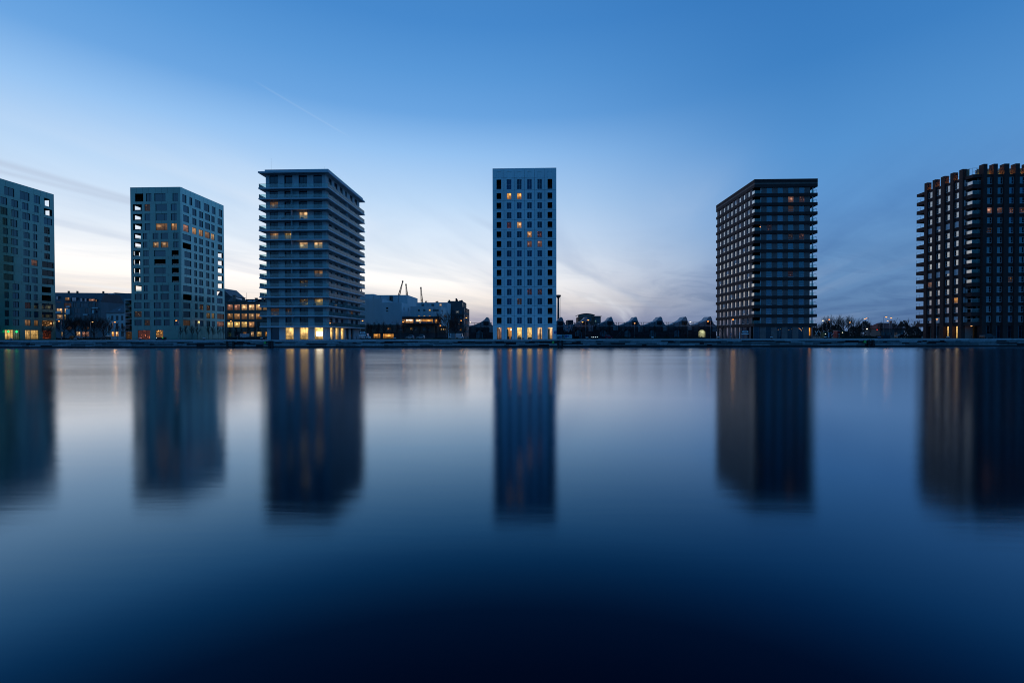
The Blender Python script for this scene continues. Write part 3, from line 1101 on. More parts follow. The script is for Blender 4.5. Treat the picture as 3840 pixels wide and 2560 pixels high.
for i, (za, zb) in enumerate(floors):
    ground = i == 15
    zt = zb - (.30 if not ground else .06)
    rows_f = [(G + za + .002, G + zt, fw3)]
    rwin = rw3
    if ground:
        gp = [(1212, 1262), (1300, 1352), (1387, 1440), (1475, 1516), (1550, 1592)]
        rwin = [(max(Yon(960 + a * .2296 * 1.0, cx1, 1250), c3f + .5), Yon(960 + b * .2296, cx1, 1250)) for a, b in gp]
    rows_r = [(G + za + .002, G + zt, rwin)]
    for (F, u0, u1, rows) in ((f3, cx0, cx1, rows_f), (r3, c3f + .73, c3b - .73, rows_r)):
        wall(T3, F, u0, u1, rows, G + za + .002, G + zb - .002, 'pale_concrete', th=.72, seg=40, g=.002, pier='pier', spandrel='lintel')
    for (F, u0, u1) in ((l3, c3f + .73, c3b - .73), (b3, cx0, cx1)):
        box('rear_wall', F.b(u0, u1, G + za + .004, G + zb - .004, -.6, 0), 'pale_concrete', T3)
    for j, (a, b) in enumerate(fw3):
        if ground:
            continue
        window(T3, f3, a, b, G + za + .01, G + zt, 'pane_t3', 'frame_dark', .55 if j in (1, 2) else .3, (.5,), (.74,) if i else (.5,),
               lit=nlit3.get((i, j)), fw=.06, name='balcony_door')
    for j, (a, b) in enumerate(rwin):
        if ground:
            lit = [(*YELLOW, 1.1), (*YELLOW, .9), (*YELLOW, 1.1), None, None][j]
            window(T3, r3, a, b, G + za + .05, G + zt, 'pane_t3', 'frame_grey', .5, (), (.72,), lit=lit, litmat='lit_even', name='shop_window')
        else:
            window(T3, r3, a, b, G + za + .01, G + zt, 'pane_t3', 'frame_grey', .3, (.5,) if b - a > 1.5 else (), (.5,) if i == 0 else (),
                   lit=(*WARM, .12) if (i, j) in ((13, 4),) else None, name='balcony_door')
# ground floor: lit rooms behind tall windows
za, zb = 0.0, floors[15][1] - .06
dark_bay = fw3[0]
window(T3, f3, dark_bay[0], dark_bay[1], G + .02, G + zb, 'pane_t3', 'frame_grey', .45, (.12,), (), name='shop_window')
for j in (1, 2, 3):
    a, b = fw3[j]
    wv = window(T3, f3, a, b, G + .15, G + zb, frame='frame_dark', rec=.5, bars=(.62,) if j < 3 else (), cross=(.72,) if j < 3 else (),
                lit=(*YELLOW, (.95, .95, 1.1)[j - 1]), litmat='lit_even', name='shop_window')
    # drawn curtain behind the glass shows as vertical folds
    nf = 9
    for q in range(nf):
        u = a + .12 + (b - a - .24) * (q + .5) / nf
        if j < 3:
            box('curtain_fold', f3.b(u - .015, u + .015, G + .3, G + zb * .70, -.46, -.445), 'curtain', wv)
    if j == 3:
        box('glow_plate', f3.b(a + .35, b - .35, G + zb * .30, G + zb * .68, -.463, -.448), 'lamp_white', wv)  # added glowing plate paints the bright middle of this window
# eaves
box('eave', (sx0 - .05, sx1 + .05, Y3 - .05, s3b + .05, G + z_eave - .52, G + z_eave), 'slab_concrete', T3)
box('roof_upstand', (cx0 + .1, sx1 - .4, Y3 + .9, s3b - 1, G + z_eave + .003, G + z_eave + .85), 'pale_concrete', T3)
for (px_, h) in ((1017, 5.5), (1216, 2.5)):
    xx = X(px_, 153, 640)
    box('aerial', (xx - .012, xx + .012, 153, 153.024, G + z_eave + .85, G + z_eave + .85 + h), 'dark_metal', T3)
# balustrades: separate glass sheets with a dark handrail
HB = 1.22
rest3 = []
for i, z in enumerate(tops):
    z0, z1 = G + z + .02, G + z + HB
    nfp, nrp = 8, 12
    ins = .12
    for k in range(nfp):
        a = sx0 + ins + (sx1 - sx0 - 2 * ins) * k / nfp
        b = sx0 + ins + (sx1 - sx0 - 2 * ins) * (k + 1) / nfp
        box('glass_panel', (a + .015, b - .015, Y3 + ins, Y3 + ins + .025, z0, z1), 'balustrade_glass', T3)
    for k in range(nrp):
        a = Y3 + ins + .04 + (s3b - Y3 - 2 * ins) * k / nrp
        b = Y3 + ins + .04 + (s3b - Y3 - 2 * ins) * (k + 1) / nrp
        box('glass_panel', (sx1 - ins - .025, sx1 - ins, a + .015, min(b, s3b - ins) - .015, z0, z1), 'balustrade_glass', T3)
        rest3.append((sx0 + ins, sx0 + ins + .025, a + .015, min(b, s3b - ins) - .015, z0, z1))
    for k in range(nfp):
        a = sx0 + ins + .04 + (sx1 - sx0 - 2 * ins - .08) * k / nfp
        b = sx0 + ins + .04 + (sx1 - sx0 - 2 * ins - .08) * (k + 1) / nfp
        rest3.append((a + .015, b - .015, s3b - ins - .025, s3b - ins, z0, z1))
    hr = .05
    boxes_part('handrail', [(sx0 + ins - .02, sx1 - ins + .02, Y3 + ins - .01, Y3 + ins + .04, z1 + .003, z1 + hr),
                            (sx0 + ins - .02, sx1 - ins + .02, s3b - ins - .04, s3b - ins + .01, z1 + .003, z1 + hr),
                            (sx0 + ins - .01, sx0 + ins + .04, Y3 + ins + .042, s3b - ins - .042, z1 + .003, z1 + hr),
                            (sx1 - ins - .04, sx1 - ins + .01, Y3 + ins + .042, s3b - ins - .042, z1 + .003, z1 + hr)], 'frame_dark', T3)
    if 0 < i:
        ztop_ = G + floors[i][1]
        xd = cx0 + W3 * (683 - 182) / 1095
        box('balcony_divider', (xd - .05, xd + .05, Y3 + .22, c3f - .005, G + z + .005, ztop_ - .005), 'white_metal', T3)
        yd = Yon(960 + 1682 * .2041, sx1 - .2, 690)
        box('balcony_divider', (cx1 + .005, sx1 - .2, yd - .05, yd + .05, G + z + .005, ztop_ - .005), 'white_metal', T3)
tag(boxes_part('rear_glass_panels', rest3, 'balustrade_glass', T3), kind='stuff')

# things standing on those balconies
def chair_mesh():
    return boxes_mesh('lounge_chair', [(-.38, .38, -.35, .35, .18, .40), (-.38, .38, .25, .38, .40, .85), (-.42, -.34, -.35, .35, .0, .58), (.34, .42, -.35, .35, 0, .58)], 'dark_metal')


pl_v, pl_f = [], []
rp = random.Random(5)
for k in range(70):
    a_, rr_, h_ = rp.uniform(0, 6.28), rp.uniform(.02, .32), rp.uniform(.38, .95)
    tube(pl_v, pl_f, (0, 0, .35), (rr_ * math.cos(a_), rr_ * math.sin(a_), h_), .008, .05, 3)
plant_me = raw_mesh('foliage', pl_v, pl_f, 'hedge')
pot_me = lathe_mesh('pot', [(.15, 0), (.22, .38), (.20, .40)], 'dark_metal')
seats = [(1, .36), (1, .52), (2, .23), (2, .44), (3, .30), (3, .45), (3, .62), (4, .22), (4, .45), (4, .56), (4, .64), (7, .24), (7, .29), (9, .6), (11, .2), (12, .40), (12, .58), (12, .82), (14, .4)]
ordn = ['top', 'second', 'third', 'fourth', 'fifth', 'sixth', 'seventh', 'eighth', 'ninth', 'tenth', 'eleventh', 'twelfth', 'thirteenth', 'fourteenth', 'lowest']
byfl = {}
for (i, u) in seats:
    byfl.setdefault(i, []).append(u)
for i in byfl:
    us = sorted(byfl[i])
    for q, u in enumerate(us):
        wh = {1: 'alone'}.get(len(us)) or ('leftmost' if q == 0 else ('rightmost' if q == len(us) - 1 else ('second from left' if q == 1 else 'third from left')))
        loc = (cx0 + W3 * u, Y3 + .95, G + tops[i] + .003)
        t = thing('lounge_chair', loc, f'dark lounge chair on the {ordn[i]} front balcony, {wh}', 'seat', 'seats on the balconies')
        mesh_part('seat', chair_mesh(), loc, t, rotz=0.3 * (q - 1))
for (i, u, side) in [(9, .40, 'f'), (11, -.035, 'f'), (12, .15, 'r'), (13, .85, 'r'), (13, .93, 'r'), (12, .8, 'r')]:
    loc = (cx0 + W3 * u, Y3 + .8, G + tops[i] + .003) if side == 'f' else (cx1 + .9, c3f + (c3b - c3f) * u, G + tops[i] + .003)
    t = thing('potted_plant', loc, f'potted plant on the {ordn[i]} balcony, ' + ('front side' if side == 'f' else 'right side') + f' of the white tower, {"left end" if u < 0 else "near the middle" if u < .5 else "towards the back" if u < .9 else "at the back corner"}', 'plant', 'plants on the balconies')
    mesh_part('pot', pot_me, loc, t)
    mesh_part('foliage', plant_me, loc, t)

# ------------------------------------------------------------------ tower 4: white slab seen square on
Y4 = 148.0
x40, x41 = X(1847.5, Y4, 950), X(2086.8, Y4, 950)
W4 = x41 - x40
T4 = thing('slab_tower', ((x40 + x41) / 2, Y4 + 15, G), 'smooth white concrete tower seen square on with a regular grid of windows', 'tower')
f4 = Face('front', Y4)
TOP4 = 55.35
P4 = 3.10
box('core', (x40 + .3, x41 - .3, Y4 + 3.2, Y4 + 29.7, G, G + TOP4 - 1), 'joint_dark', T4)
box('left_wall', (x40, x40 + .3, Y4 + .31, Y4 + 30, G, G + TOP4), 'white_concrete', T4)
box('right_wall', (x41 - .3, x41, Y4 + .31, Y4 + 30, G, G + TOP4), 'white_concrete', T4)
box('rear_wall', (x40 + .31, x41 - .31, Y4 + 29.7, Y4 + 30, G, G + TOP4), 'white_concrete', T4)
box('roof', (x40 + .31, x41 - .31, Y4 + .51, Y4 + 29.69, G + TOP4 - .95, G + TOP4 - .7), 'slate', T4)
box('parapet_back', (x40 + .31, x41 - .31, Y4 + .303, Y4 + .5, G + TOP4 - 1.3, G + TOP4 - .03), 'white_concrete', T4)
cc = [x40 + W4 * (.1 + .1597 * k) for k in range(6)]
hw = W4 * .0372
edges = [x40] + [(cc[k] + cc[k + 1]) / 2 for k in range(5)] + [x41]
rows4 = [(0.06, 3.86)] + [(5.0 + P4 * j, 7.06 + P4 * j) for j in range(14)] + [(48.5, 51.75)]
cuts = [0.0] + [4.55 + P4 * j for j in range(14)] + [48.25, 52.25, TOP4]
g_ = .034
for r_ in range(17):
    z0, z1 = G + cuts[r_], G + cuts[r_ + 1]
    for k in range(6):
        a, b = edges[k] + g_, edges[k + 1] - g_
        if r_ == 16:
            # blind panel with a shallow niche
            boxes_part('facade_panel', [f4.b(a, cc[k] - hw, z0 + g_, z1 - g_, -.3, 0), f4.b(cc[k] + hw, b, z0 + g_, z1 - g_, -.3, 0),
                                        f4.b(cc[k] - hw, cc[k] + hw, z0 + g_, z0 + 2.0, -.3, -.07), f4.b(cc[k] - hw, cc[k] + hw, z0 + 2.0, z1 - g_, -.3, 0)], 'white_concrete', T4)
            continue
        wa, wb = G + rows4[r_][0], G + rows4[r_][1]
        bs = [f4.b(a, cc[k] - hw, z0 + g_, z1 - g_, -.3, 0), f4.b(cc[k] + hw, b, z0 + g_, z1 - g_, -.3, 0)]
        if wa - z0 > .08:
            bs.append(f4.b(cc[k] - hw, cc[k] + hw, z0 + g_, wa, -.3, 0))
        bs.append(f4.b(cc[k] - hw, cc[k] + hw, wb, z1 - g_, -.3, 0))
        boxes_part('facade_panel', bs, 'white_concrete', T4)
    if r_:
        box('floor_slab', (x40 + .31, x41 - .31, Y4 + .31, Y4 + 3.19, z0 - .12, z0 + .1), 'joint_dark', T4)
for k in range(5):
    box('partition', (edges[k + 1] - .1, edges[k + 1] + .1, Y4 + .32, Y4 + 3.18, G + 4.7, G + 52), 'joint_dark', T4)
# rows counted from the bottom (1 = lowest storey of flats)
lit4 = {(14, 1): (*AMBER, .95), (14, 2): (*AMBER, 1.0), (11, 1): (.8, .22, .16, .10), (11, 2): (*WARM, .85), (10, 3): (*WARM, .60), (10, 4): (.8, .25, .18, .08),
        (9, 3): (*PINK, .16), (9, 4): (*PINK, .22), (4, 3): (.8, .25, .2, .06), (4, 4): (.8, .3, .2, .05), (3, 2): (*WARM, .05)}
for r_ in range(1, 16):
    za, zb = G + rows4[r_][0], G + rows4[r_][1]
    for k in range(6):
        a, b = cc[k] - hw, cc[k] + hw
        if k in (0, 5):
            box('loggia_rail', f4.b(a + .01, b - .01, za, za + .45, -.25, -.22), 'dark_metal', T4)
            continue
        window(T4, f4, a, b, za, zb, 'pane_t4', 'frame_pale', .2, (.5,), (.5,) if r_ == 15 else (), lit=lit4.get((r_, k)), fw=.09)
# ground floor: six lit rooms
def room4(k, lit, extra):
    a, b = cc[k] - hw, cc[k] + hw
    wv = window(T4, f4, a, b, G + .06, G + 3.86, frame='frame_grey', rec=.26, bars=(.62,) if k in (2, 4) else (), cross=(.70,) if k in (2, 4) else (),
                lit=lit, litmat='lit_even', fw=.05, name='shop_window')
    for (u0, u1, z0, z1, mt) in extra:
        box('furniture' if mt != 'lamp_white' else 'lamp', f4.b(a + (b - a) * u0, a + (b - a) * u1, G + z0, G + z1, -.218, -.205), mt, wv)


room4(0, (.75, .38, .22, .28), [(.1, .18, .1, 3.5, 'wood'), (.5, .58, .1, 3.5, 'wood'), (.42, .56, 3.5, 3.65, 'lamp_white')])
room4(1, (*AMBER, .52), [(.0, .3, .1, 3.3, 'wood'), (.08, .5, .1, .9, 'dark_metal'), (.78, .98, .1, .85, 'dark_metal'), (.74, .98, 2.95, 3.3, 'lamp_white')])
room4(2, (*YELLOW, .78), [(.2, .55, .8, 1.1, 'dark_metal'), (.08, .9, .1, .75, 'wood')])
room4(3, (*YELLOW, .85), [(.05, .25, .85, 1.1, 'dark_metal'), (.1, .95, .1, .7, 'wood'), (.8, .98, 1.1, 1.4, 'dark_metal')])
room4(4, (*WARM2, .75), [(.45, .7, .1, 3.4, 'wood'), (.08, .2, .4, 1.1, 'dark_metal')])
room4(5, (*WARM2, .66), [(.05, .45, .1, 3.4, 'wood'), (.88, .98, 3.45, 3.65, 'lamp_white')])

# ------------------------------------------------------------------ tower 5: brown brick with dark bands
Y5 = 152.0
bx0, bx1 = X(2829.5, Y5, 700), X(3066.8, Y5, 700)
yb5 = Yon(2685.3, bx0, 790)
PR = 0.9                                 # how far the bands stand out from the front
T5 = thing('banded_tower', ((bx0 + bx1) / 2, (Y5 + yb5) / 2, G), 'brown brick tower with dark projecting bands at every floor and corner balconies', 'tower')
wx0, wx1, wyf, wyb = bx0 + .22, bx1 - 1.15, Y5 + .35, yb5 - .5
P5 = 3.04
band_top = [5.0 + P5 * k for k in range(15)]
BT = 1.0
TOP5, PB5 = 52.2, 49.55
box('core', (wx0 + 3.4, wx1 - 2.2, wyf + 2.8, wyb - .8, G, G + TOP5 - .6), 'joint_dark', T5)
for z in band_top:
    boxes_part('band', [(bx0, bx1, Y5, wyf + .3, G + z - BT, G + z), (bx0, wx0 + .3, wyf + .302, yb5, G + z - BT, G + z),
                        (wx1 - .3, bx1, wyf + .302, yb5, G + z - BT, G + z), (wx0 + .302, wx1 - .302, yb5 - .8, yb5, G + z - BT, G + z)], 'brick_band', T5)
    box('floor_slab', (wx0 + .301, wx1 - .301, wyf + .301, yb5 - .81, G + z - .35, G + z - .02), 'joint_dark', T5)


def ring(name, z0, z1, mat, o=0.0):
    return boxes_part(name, [(bx0 - o, bx1 + o, Y5 - o, Y5 + .6, G + z0, G + z1), (bx0 - o, bx0 + .6, Y5 + .602, yb5 + o, G + z0, G + z1),
                             (bx1 - .6, bx1 + o, Y5 + .602, yb5 + o, G + z0, G + z1), (bx0 + .602, bx1 - .602, yb5 - .6, yb5 + o, G + z0, G + z1)], mat, T5)


ring('parapet_band', PB5, 50.55, 'brick_band')
ring('parapet_stripe', 50.552, 51.0, 'brick_stripe', -.01)
ring('parapet_cap', 51.002, TOP5, 'brick_band')
box('roof', (bx0 + .61, bx1 - .61, Y5 + .61, yb5 - .61, G + 50.2, G + 50.5), 'slate', T5)
f5, l5, r5 = Face('front', wyf), Face('left', wx0), Face('right', wx1)
c5 = lambda c: X(2670 + c * .1913, wyf, 760)
fw5 = [(c5(a), c5(b)) for a, b in ((1072, 1180), (1287, 1394), (1495, 1603), (1710, 1815))]
corner_l = c5(966)
corner_r = c5(1925)
lw5 = [(692, 738), (602, 648), (518, 565), (437, 480), (358, 402), (283, 325), (210, 250), (137, 177)]
lpy = [720, 735, 750, 765, 778, 790, 800, 812]
lw5 = sorted([tuple(sorted((Yon(2670 + a * .1913, wx0, q), Yon(2670 + b * .1913, wx0, q)))) for (a, b), q in zip(lw5, lpy)])
corner_y = lw5[0][0] - 1.9
lit5 = {(13, 2): (*PINK, .26), (13, 3): (*PINK, .07), (12, 2): (*WARM, .09), (9, 3): (*PINK, .05), (10, 0): (*PINK, .03), (9, 2): (*WARM2, .03), (5, 2): (*PINK, .04)}
for k in range(15):
    za = band_top[k]
    zb = band_top[k + 1] - BT if k < 14 else PB5
    z0, z1 = G + za + .002, G + zb - .002
    wz0, wz1 = z0 + .1, z1 - .04
    # front piers between windows, from the corner loggia to the right balcony
    wall(T5, f5, corner_l, corner_r, [(z0, z1, fw5)], z0, z1, 'brick_brown', th=.3, g=.002, pier='pier')
    for j, (a, b) in enumerate(fw5):
        window(T5, f5, a, b, wz0, wz1, 'pane_coated' if True else '', 'white_metal', .18, (), (.36,), lit=lit5.get((k, j)), fw=.055, sill='white_metal')
    # left side
    wall(T5, l5, corner_y, wyb - .002, [(z0, z1, lw5)], z0, z1, 'brick_brown', th=.3, g=.002, pier='pier')
    for j, (a, b) in enumerate(lw5):
        window(T5, l5, a, b, wz0, wz1, 'pane_bright', 'white_metal', .26, (), (.34,), fw=.055, sill='white_metal')
        if (j * 5 + k * 3) % 7 == 1:
            box('blind', l5.b(a + .08, b - .08, wz0 + (wz1 - wz0) * .30, wz1 - .06, -.222, -.212), 'white_paint', T5)
    # corner loggia: back walls, glass rail, white post
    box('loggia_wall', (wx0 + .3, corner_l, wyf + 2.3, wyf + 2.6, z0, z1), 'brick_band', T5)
    window(T5, Face('front', wyf + 2.3), wx0 + 1.0, corner_l - .5, z0 + .03, z1 - .1, 'pane_t3', 'frame_dark', -.1, (.5,), name='loggia_door')
    box('loggia_post', (corner_l - .16, corner_l - .01, wyf + .02, wyf + .3, z0, z1), 'white_metal', T5)
    box('glass_rail', (bx0 + .1, corner_l - .2, Y5 + .10, Y5 + .125, z0, z0 + 1.0), 'balustrade_glass', T5)
    box('side_rail', (bx0 + .06, bx0 + .09, Y5 + .10, corner_y - .1, z0, z0 + 1.0), 'pane_bright' if k else 'balustrade_glass', T5)
    # right corner: recess, white post and the rail of the side balcony
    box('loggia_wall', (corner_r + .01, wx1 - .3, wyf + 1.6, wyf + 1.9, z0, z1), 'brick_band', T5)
    box('loggia_post', (wx1 - .28, wx1 - .02, wyf + .02, wyf + .3, z0, z1), 'white_metal', T5)
    box('glass_rail', (corner_r + .01, wx1 + .1, Y5 + .10, Y5 + .125, z0, z0 + .95), 'balustrade_glass', T5)
    boxes_part('balcony_rail', [(wx1 + .12, bx1 - .25, Y5 + .12, Y5 + .16, z0 + .95, z0 + 1.0), (bx1 - .30, bx1 - .25, Y5 + .12, Y5 + .16, z0, z0 + .95),
                                (bx1 - .30, bx1 - .25, Y5 + .165, yb5 - 1, z0 + .95, z0 + 1.0)], 'grey_metal', T5)
    box('right_wall', (wx1 - .29, wx1 - .0, wyf + 2.2, wyb, z0, z1), 'brick_brown', T5)
    box('rear_wall', (wx0 + .31, wx1 - .3, wyb - .3, wyb - .01, z0, z1), 'brick_brown', T5)
# ground floor
g5 = lambda c: X(2670 + c * .1743, wyf, 1240)
z0, z1 = G, G + band_top[0] - BT - .002
gw = [(g5(880), g5(1032)), (g5(1160), g5(1275)), (g5(1395), g5(1505)), (g5(1625), g5(1732)), (g5(1858), g5(1967))]
wall(T5, f5, g5(842), wx1, [(z0, z1, gw + [(g5(2088), g5(2140))])], z0, z1, 'brick_brown', th=.3, g=.002, pier='ground_pier')
for j, (a, b) in enumerate(gw):
    window(T5, f5, a, b, z0 + .05, z1, 'pane_t3', 'frame_grey', .25, (.58,) if j in (2, 3) else ((.8,) if j == 0 else ()), (.66,), fw=.07,
           name='door' if j in (2, 3) else 'shop_window')
    if j in (2, 3, 4):
        for (u, zz, s) in ((.8, .9, .05), (.35, .8, .05)) if j != 4 else ((.2, .93, .06), (.35, .9, .07), (.5, .84, .08), (.62, .78, .07), (.72, .70, .05), (.9, .93, .07)):
            uu = a + (b - a) * u
            box('ceiling_lamp', f5.b(uu - s, uu + s, z0 + 3.6 * zz, z0 + 3.6 * zz + s, -.21, -.20), 'sodium_soft', T5)
a, b = g5(2088), g5(2140)
box('lit_recess', f5.b(a, b, z0, z1, -.6, -.56), 'brick_brown', T5)
oa = window(T5, f5, a + .05, b - .05, z0 + .9, z1 - .35, frame='frame_dark', rec=.5, lit=(1, .35, .03, .8), litmat='lit_even', name='lit_window')
lg = [(132, 182), (213, 250), (290, 345), (378, 425), (460, 510), (552, 600), (642, 695), (742, 795)]
lgw = sorted([tuple(sorted((Yon(2670 + p * .1743, wx0, 1240), Yon(2670 + q * .1743, wx0, 1240)))) for p, q in lg])
wall(T5, l5, wyf + .31, wyb - .002, [(z0, z1, lgw)], z0, z1, 'brick_brown', th=.3, g=.002, pier='ground_pier')
for j, (p, q) in enumerate(lgw):
    window(T5, l5, p, q, z0 + .05, z1, 'pane_coated', 'frame_grey', .26, (), (.6,), fw=.06, name='shop_window')
box('ground_wall', (wx1 - .29, wx1, wyf + .31, wyb, z0, z1), 'brick_brown', T5)
box('ground_wall', (wx0 + .31, wx1 - .3, wyb - .3, wyb - .01, z0, z1), 'brick_brown', T5)
box('ground_wall', (wx0, g5(842) - .01, wyf, wyf + .3, z0, z1), 'brick_brown', T5)
box('wall_lamp', (corner_l - .35, corner_l - .2, wyf + .1, wyf + .2, G + band_top[10] + 1.25, G + band_top[10] + 1.4), 'sodium', T5)

# ------------------------------------------------------------------ tower 6: plum brick piers rising above the roof
Y6 = 144.0
px0 = X(3646.5, Y6, 780)                # left face plane = outer face of the bands
x6r = px0 + 24.0
T6 = thing('pier_tower', (px0 + 12, Y6 + 11, G), 'plum brick tower with tall piers rising above its roof, cut off by the right edge', 'tower')
P6 = 3.01
lev6 = [5.14 + P6 * k for k in range(15)]            # window sills
BT6 = 1.2
band6 = [z - .05 for z in lev6]
ROOF6, PIER6 = 50.2, 53.15
yb6 = Yon(3437.5, px0, 740)
y6w = Yon(3466, px0, 720)                # back end of the piered wall
c6 = lambda c, Y: X(3420 + c * .1849, Y, 760)
fx0 = c6(1402, Y6)                       # front wall starts here
f6, l6 = Face('front', Y6), Face('left', px0)
box('core', (px0 + 4.0, x6r - 1, Y6 + 3.2, yb6 - 3.2, G, G + ROOF6 - .4), 'joint_dark', T6)
for k, z in enumerate(band6 + [ROOF6]):
    t_ = BT6 if k < 15 else .95
    boxes_part('band', [(px0, x6r, Y6 + .02, Y6 + .55, G + z - t_, G + z), (px0 + .02, px0 + .55, Y6 + .552, yb6, G + z - t_, G + z),
                        (px0 + .552, px0 + 5, yb6 - .5, yb6, G + z - t_, G + z)], 'brick_plum', T6)
    box('floor_slab', (px0 + .56, x6r - .1, Y6 + .56, yb6 - .55, G + z - .4, G + z - .03), 'joint_dark', T6)
# front piers
fp = [(1447, 1525), (1655, 1735), (1870, 1970), (2095, 2182), (2318, 2405), (2545, 2632)]
fpx = [(c6(a, Y6 - .55), c6(b, Y6 - .55)) for a, b in fp]
for (a, b) in fpx:
    box('pier', (a, b, Y6 - .55, Y6 + .9, G, G + PIER6), 'brick_plum', T6)
lp = [(248, 305), (412, 472), (580, 655), (770, 835), (950, 1022)]
lpy6 = []
for (a, b) in lp:
    ya, yc = Yon(3420 + a * .1849, px0 - .55, 760), Yon(3420 + b * .1849, px0 - .55, 760)
    lpy6.append((min(ya, yc), max(ya, yc)))
    box('pier', (px0 - .55, px0 + .9, min(ya, yc), max(ya, yc), G, G + PIER6 - .35), 'brick_plum', T6)
lpy6.sort()
gapF = [(fpx[i][1], fpx[i + 1][0]) for i in range(len(fpx) - 1)]
gapL = [(lpy6[i][1], lpy6[i + 1][0]) for i in range(len(lpy6) - 1)]
lit6f = {(11, 0): (*PINK, .42), (11, 1): (*PINK, .14), (11, 2): (*PINK, .10), (11, 3): (*PINK, .08), (9, 0): (*WARM, .03), (4, 2): (*WARM, .06)}
lit6l = {(2, 0): (*AMBER, .55), (4, 3): (*PINK, .2)}
for k in range(15):
    z0 = G + band6[k] + .003
    z1 = G + (band6[k + 1] - BT6 if k < 14 else ROOF6 - .95) - .003
    for j, (a, b) in enumerate(gapF):
        window(T6, f6, a + .02, b - .02, z0 + .06, z1, 'pane_coated', 'white_metal', .05, (), (.38,), lit=lit6f.get((k, j)), fw=.05, sill='white_metal')
    for j, (a, b) in enumerate(gapL):
        window(T6, l6, a + .02, b - .02, z0 + .06, z1, 'pane_bright', 'white_metal', .05, (), (.36,), lit=lit6l.get((k, j)), fw=.05, sill='white_metal')
        if (k * 3 + j * 5) % 5 == 0 and (k, j) not in lit6l:
            low_ = .0 if (k + j) % 3 else .36
            box('blind', l6.b(a + .09, b - .09, z0 + .12 + (z1 - z0) * low_, z1 - .06, -.012, -.002), 'white_paint', T6)
    # front-left corner balcony
    box('loggia_wall', (px0 + .6, fx0 + .4, Y6 + 2.6, Y6 + 2.9, z0, z1), 'pale_concrete', T6)
    box('loggia_side', (px0 + .02, px0 + .3, Y6 + 2.4, lpy6[0][0] - .01, z0, z1), 'pale_concrete', T6)
    box('loggia_screen', (fx0 - .7, fx0 - .02, Y6 + .56, Y6 + .62, z0, z1), 'balustrade_glass', T6)
    window(T6, Face('front', Y6 + 2.6), px0 + 1.2, fx0 - .6, z0 + .03, z1 - .2, 'pane_t3', 'frame_dark', -.1, (.5,), name='loggia_door')
    boxes_part('balcony_rail', [(px0 + .10, px0 + .14, Y6 + .12, lpy6[0][0] - .1, z0 + .98, z0 + 1.04), (px0 + .141, fx0 - .05, Y6 + .08, Y6 + .12, z0 + .98, z0 + 1.04)]
               + [(px0 + .10, px0 + .14, Y6 + .12 + q, Y6 + .17 + q, z0, z0 + .98) for q in (0, 1.6)], 'white_metal', T6)
    if k > 3:
        box('rail_screen', (px0 + .15, px0 + .17, Y6 + .13, lpy6[0][0] - .12, z0 + .05, z0 + .97), 'pane_bright', T6)
    box('glass_rail', (px0 + .18, fx0 - .05, Y6 + .125, Y6 + .145, z0, z0 + .97), 'balustrade_glass', T6)
    # rear-left corner balcony
    boxes_part('balcony_rail', [(px0 + .06, px0 + .1, y6w + .1, yb6 - .1, z0 + .95, z0 + 1.0), (px0 + .06, px0 + .1, yb6 - .15, yb6 - .1, z0, z0 + .95),
                                (px0 + .06, px0 + .1, (y6w + yb6) / 2, (y6w + yb6) / 2 + .05, z0, z0 + .95)], 'grey_metal', T6)
    box('rear_wall', (px0 + 3.2, x6r, y6w - .3, y6w, z0, z1), 'brick_plum', T6)
# roof terrace: glass screens, rails and warm strip lights between the piers
zr = G + ROOF6
for j, (a, b) in enumerate(gapF):
    box('roof_screen', (a - .3, b + .3, Y6 + 2.4, Y6 + 2.46, zr + .003, zr + 2.5), 'balustrade_glass', T6)
    box('roof_wall', (a - .4, b + .4, Y6 + 2.7, Y6 + 2.9, zr + .003, zr + 2.2), 'pale_concrete', T6)
    box('strip_light', (a + .1, b - .1, Y6 + 1.2, Y6 + 1.3, zr + .05, zr + .17), 'room_light', T6)
for j, (a, b) in enumerate(gapL):
    boxes_part('roof_rail', [(px0 + .25, px0 + .3, a - .3, b + .3, zr + 2.0, zr + 2.06), (px0 + .25, px0 + .3, a - .3, b + .3, zr + 1.0, zr + 1.05)], 'dark_metal', T6)
    box('strip_light', (px0 + 1.3, px0 + 1.4, a + .1, b - .1, zr + .02, zr + .12), 'room_light', T6)
boxes_part('roof_rail', [(px0 + .3, px0 + .34, Y6 + .4, lpy6[0][0], zr + 2.0, zr + 2.06), (px0 + .345, fx0, Y6 + .4, Y6 + .44, zr + 2.0, zr + 2.06),
                         (px0 + .345, fx0, Y6 + .4, Y6 + .44, zr + 1.0, zr + 1.05), (px0 + .3, px0 + .34, Y6 + .36, Y6 + .4, zr, zr + 2.06), (px0 + 1.4, px0 + 1.44, Y6 + .36, Y6 + .395, zr, zr + 2.06)], 'grey_metal', T6)
box('roof_screen', (px0 + .5, px0 + .56, Y6 + 1.6, lpy6[0][0] + .5, zr + .003, zr + 2.3), 'balustrade_glass', T6)
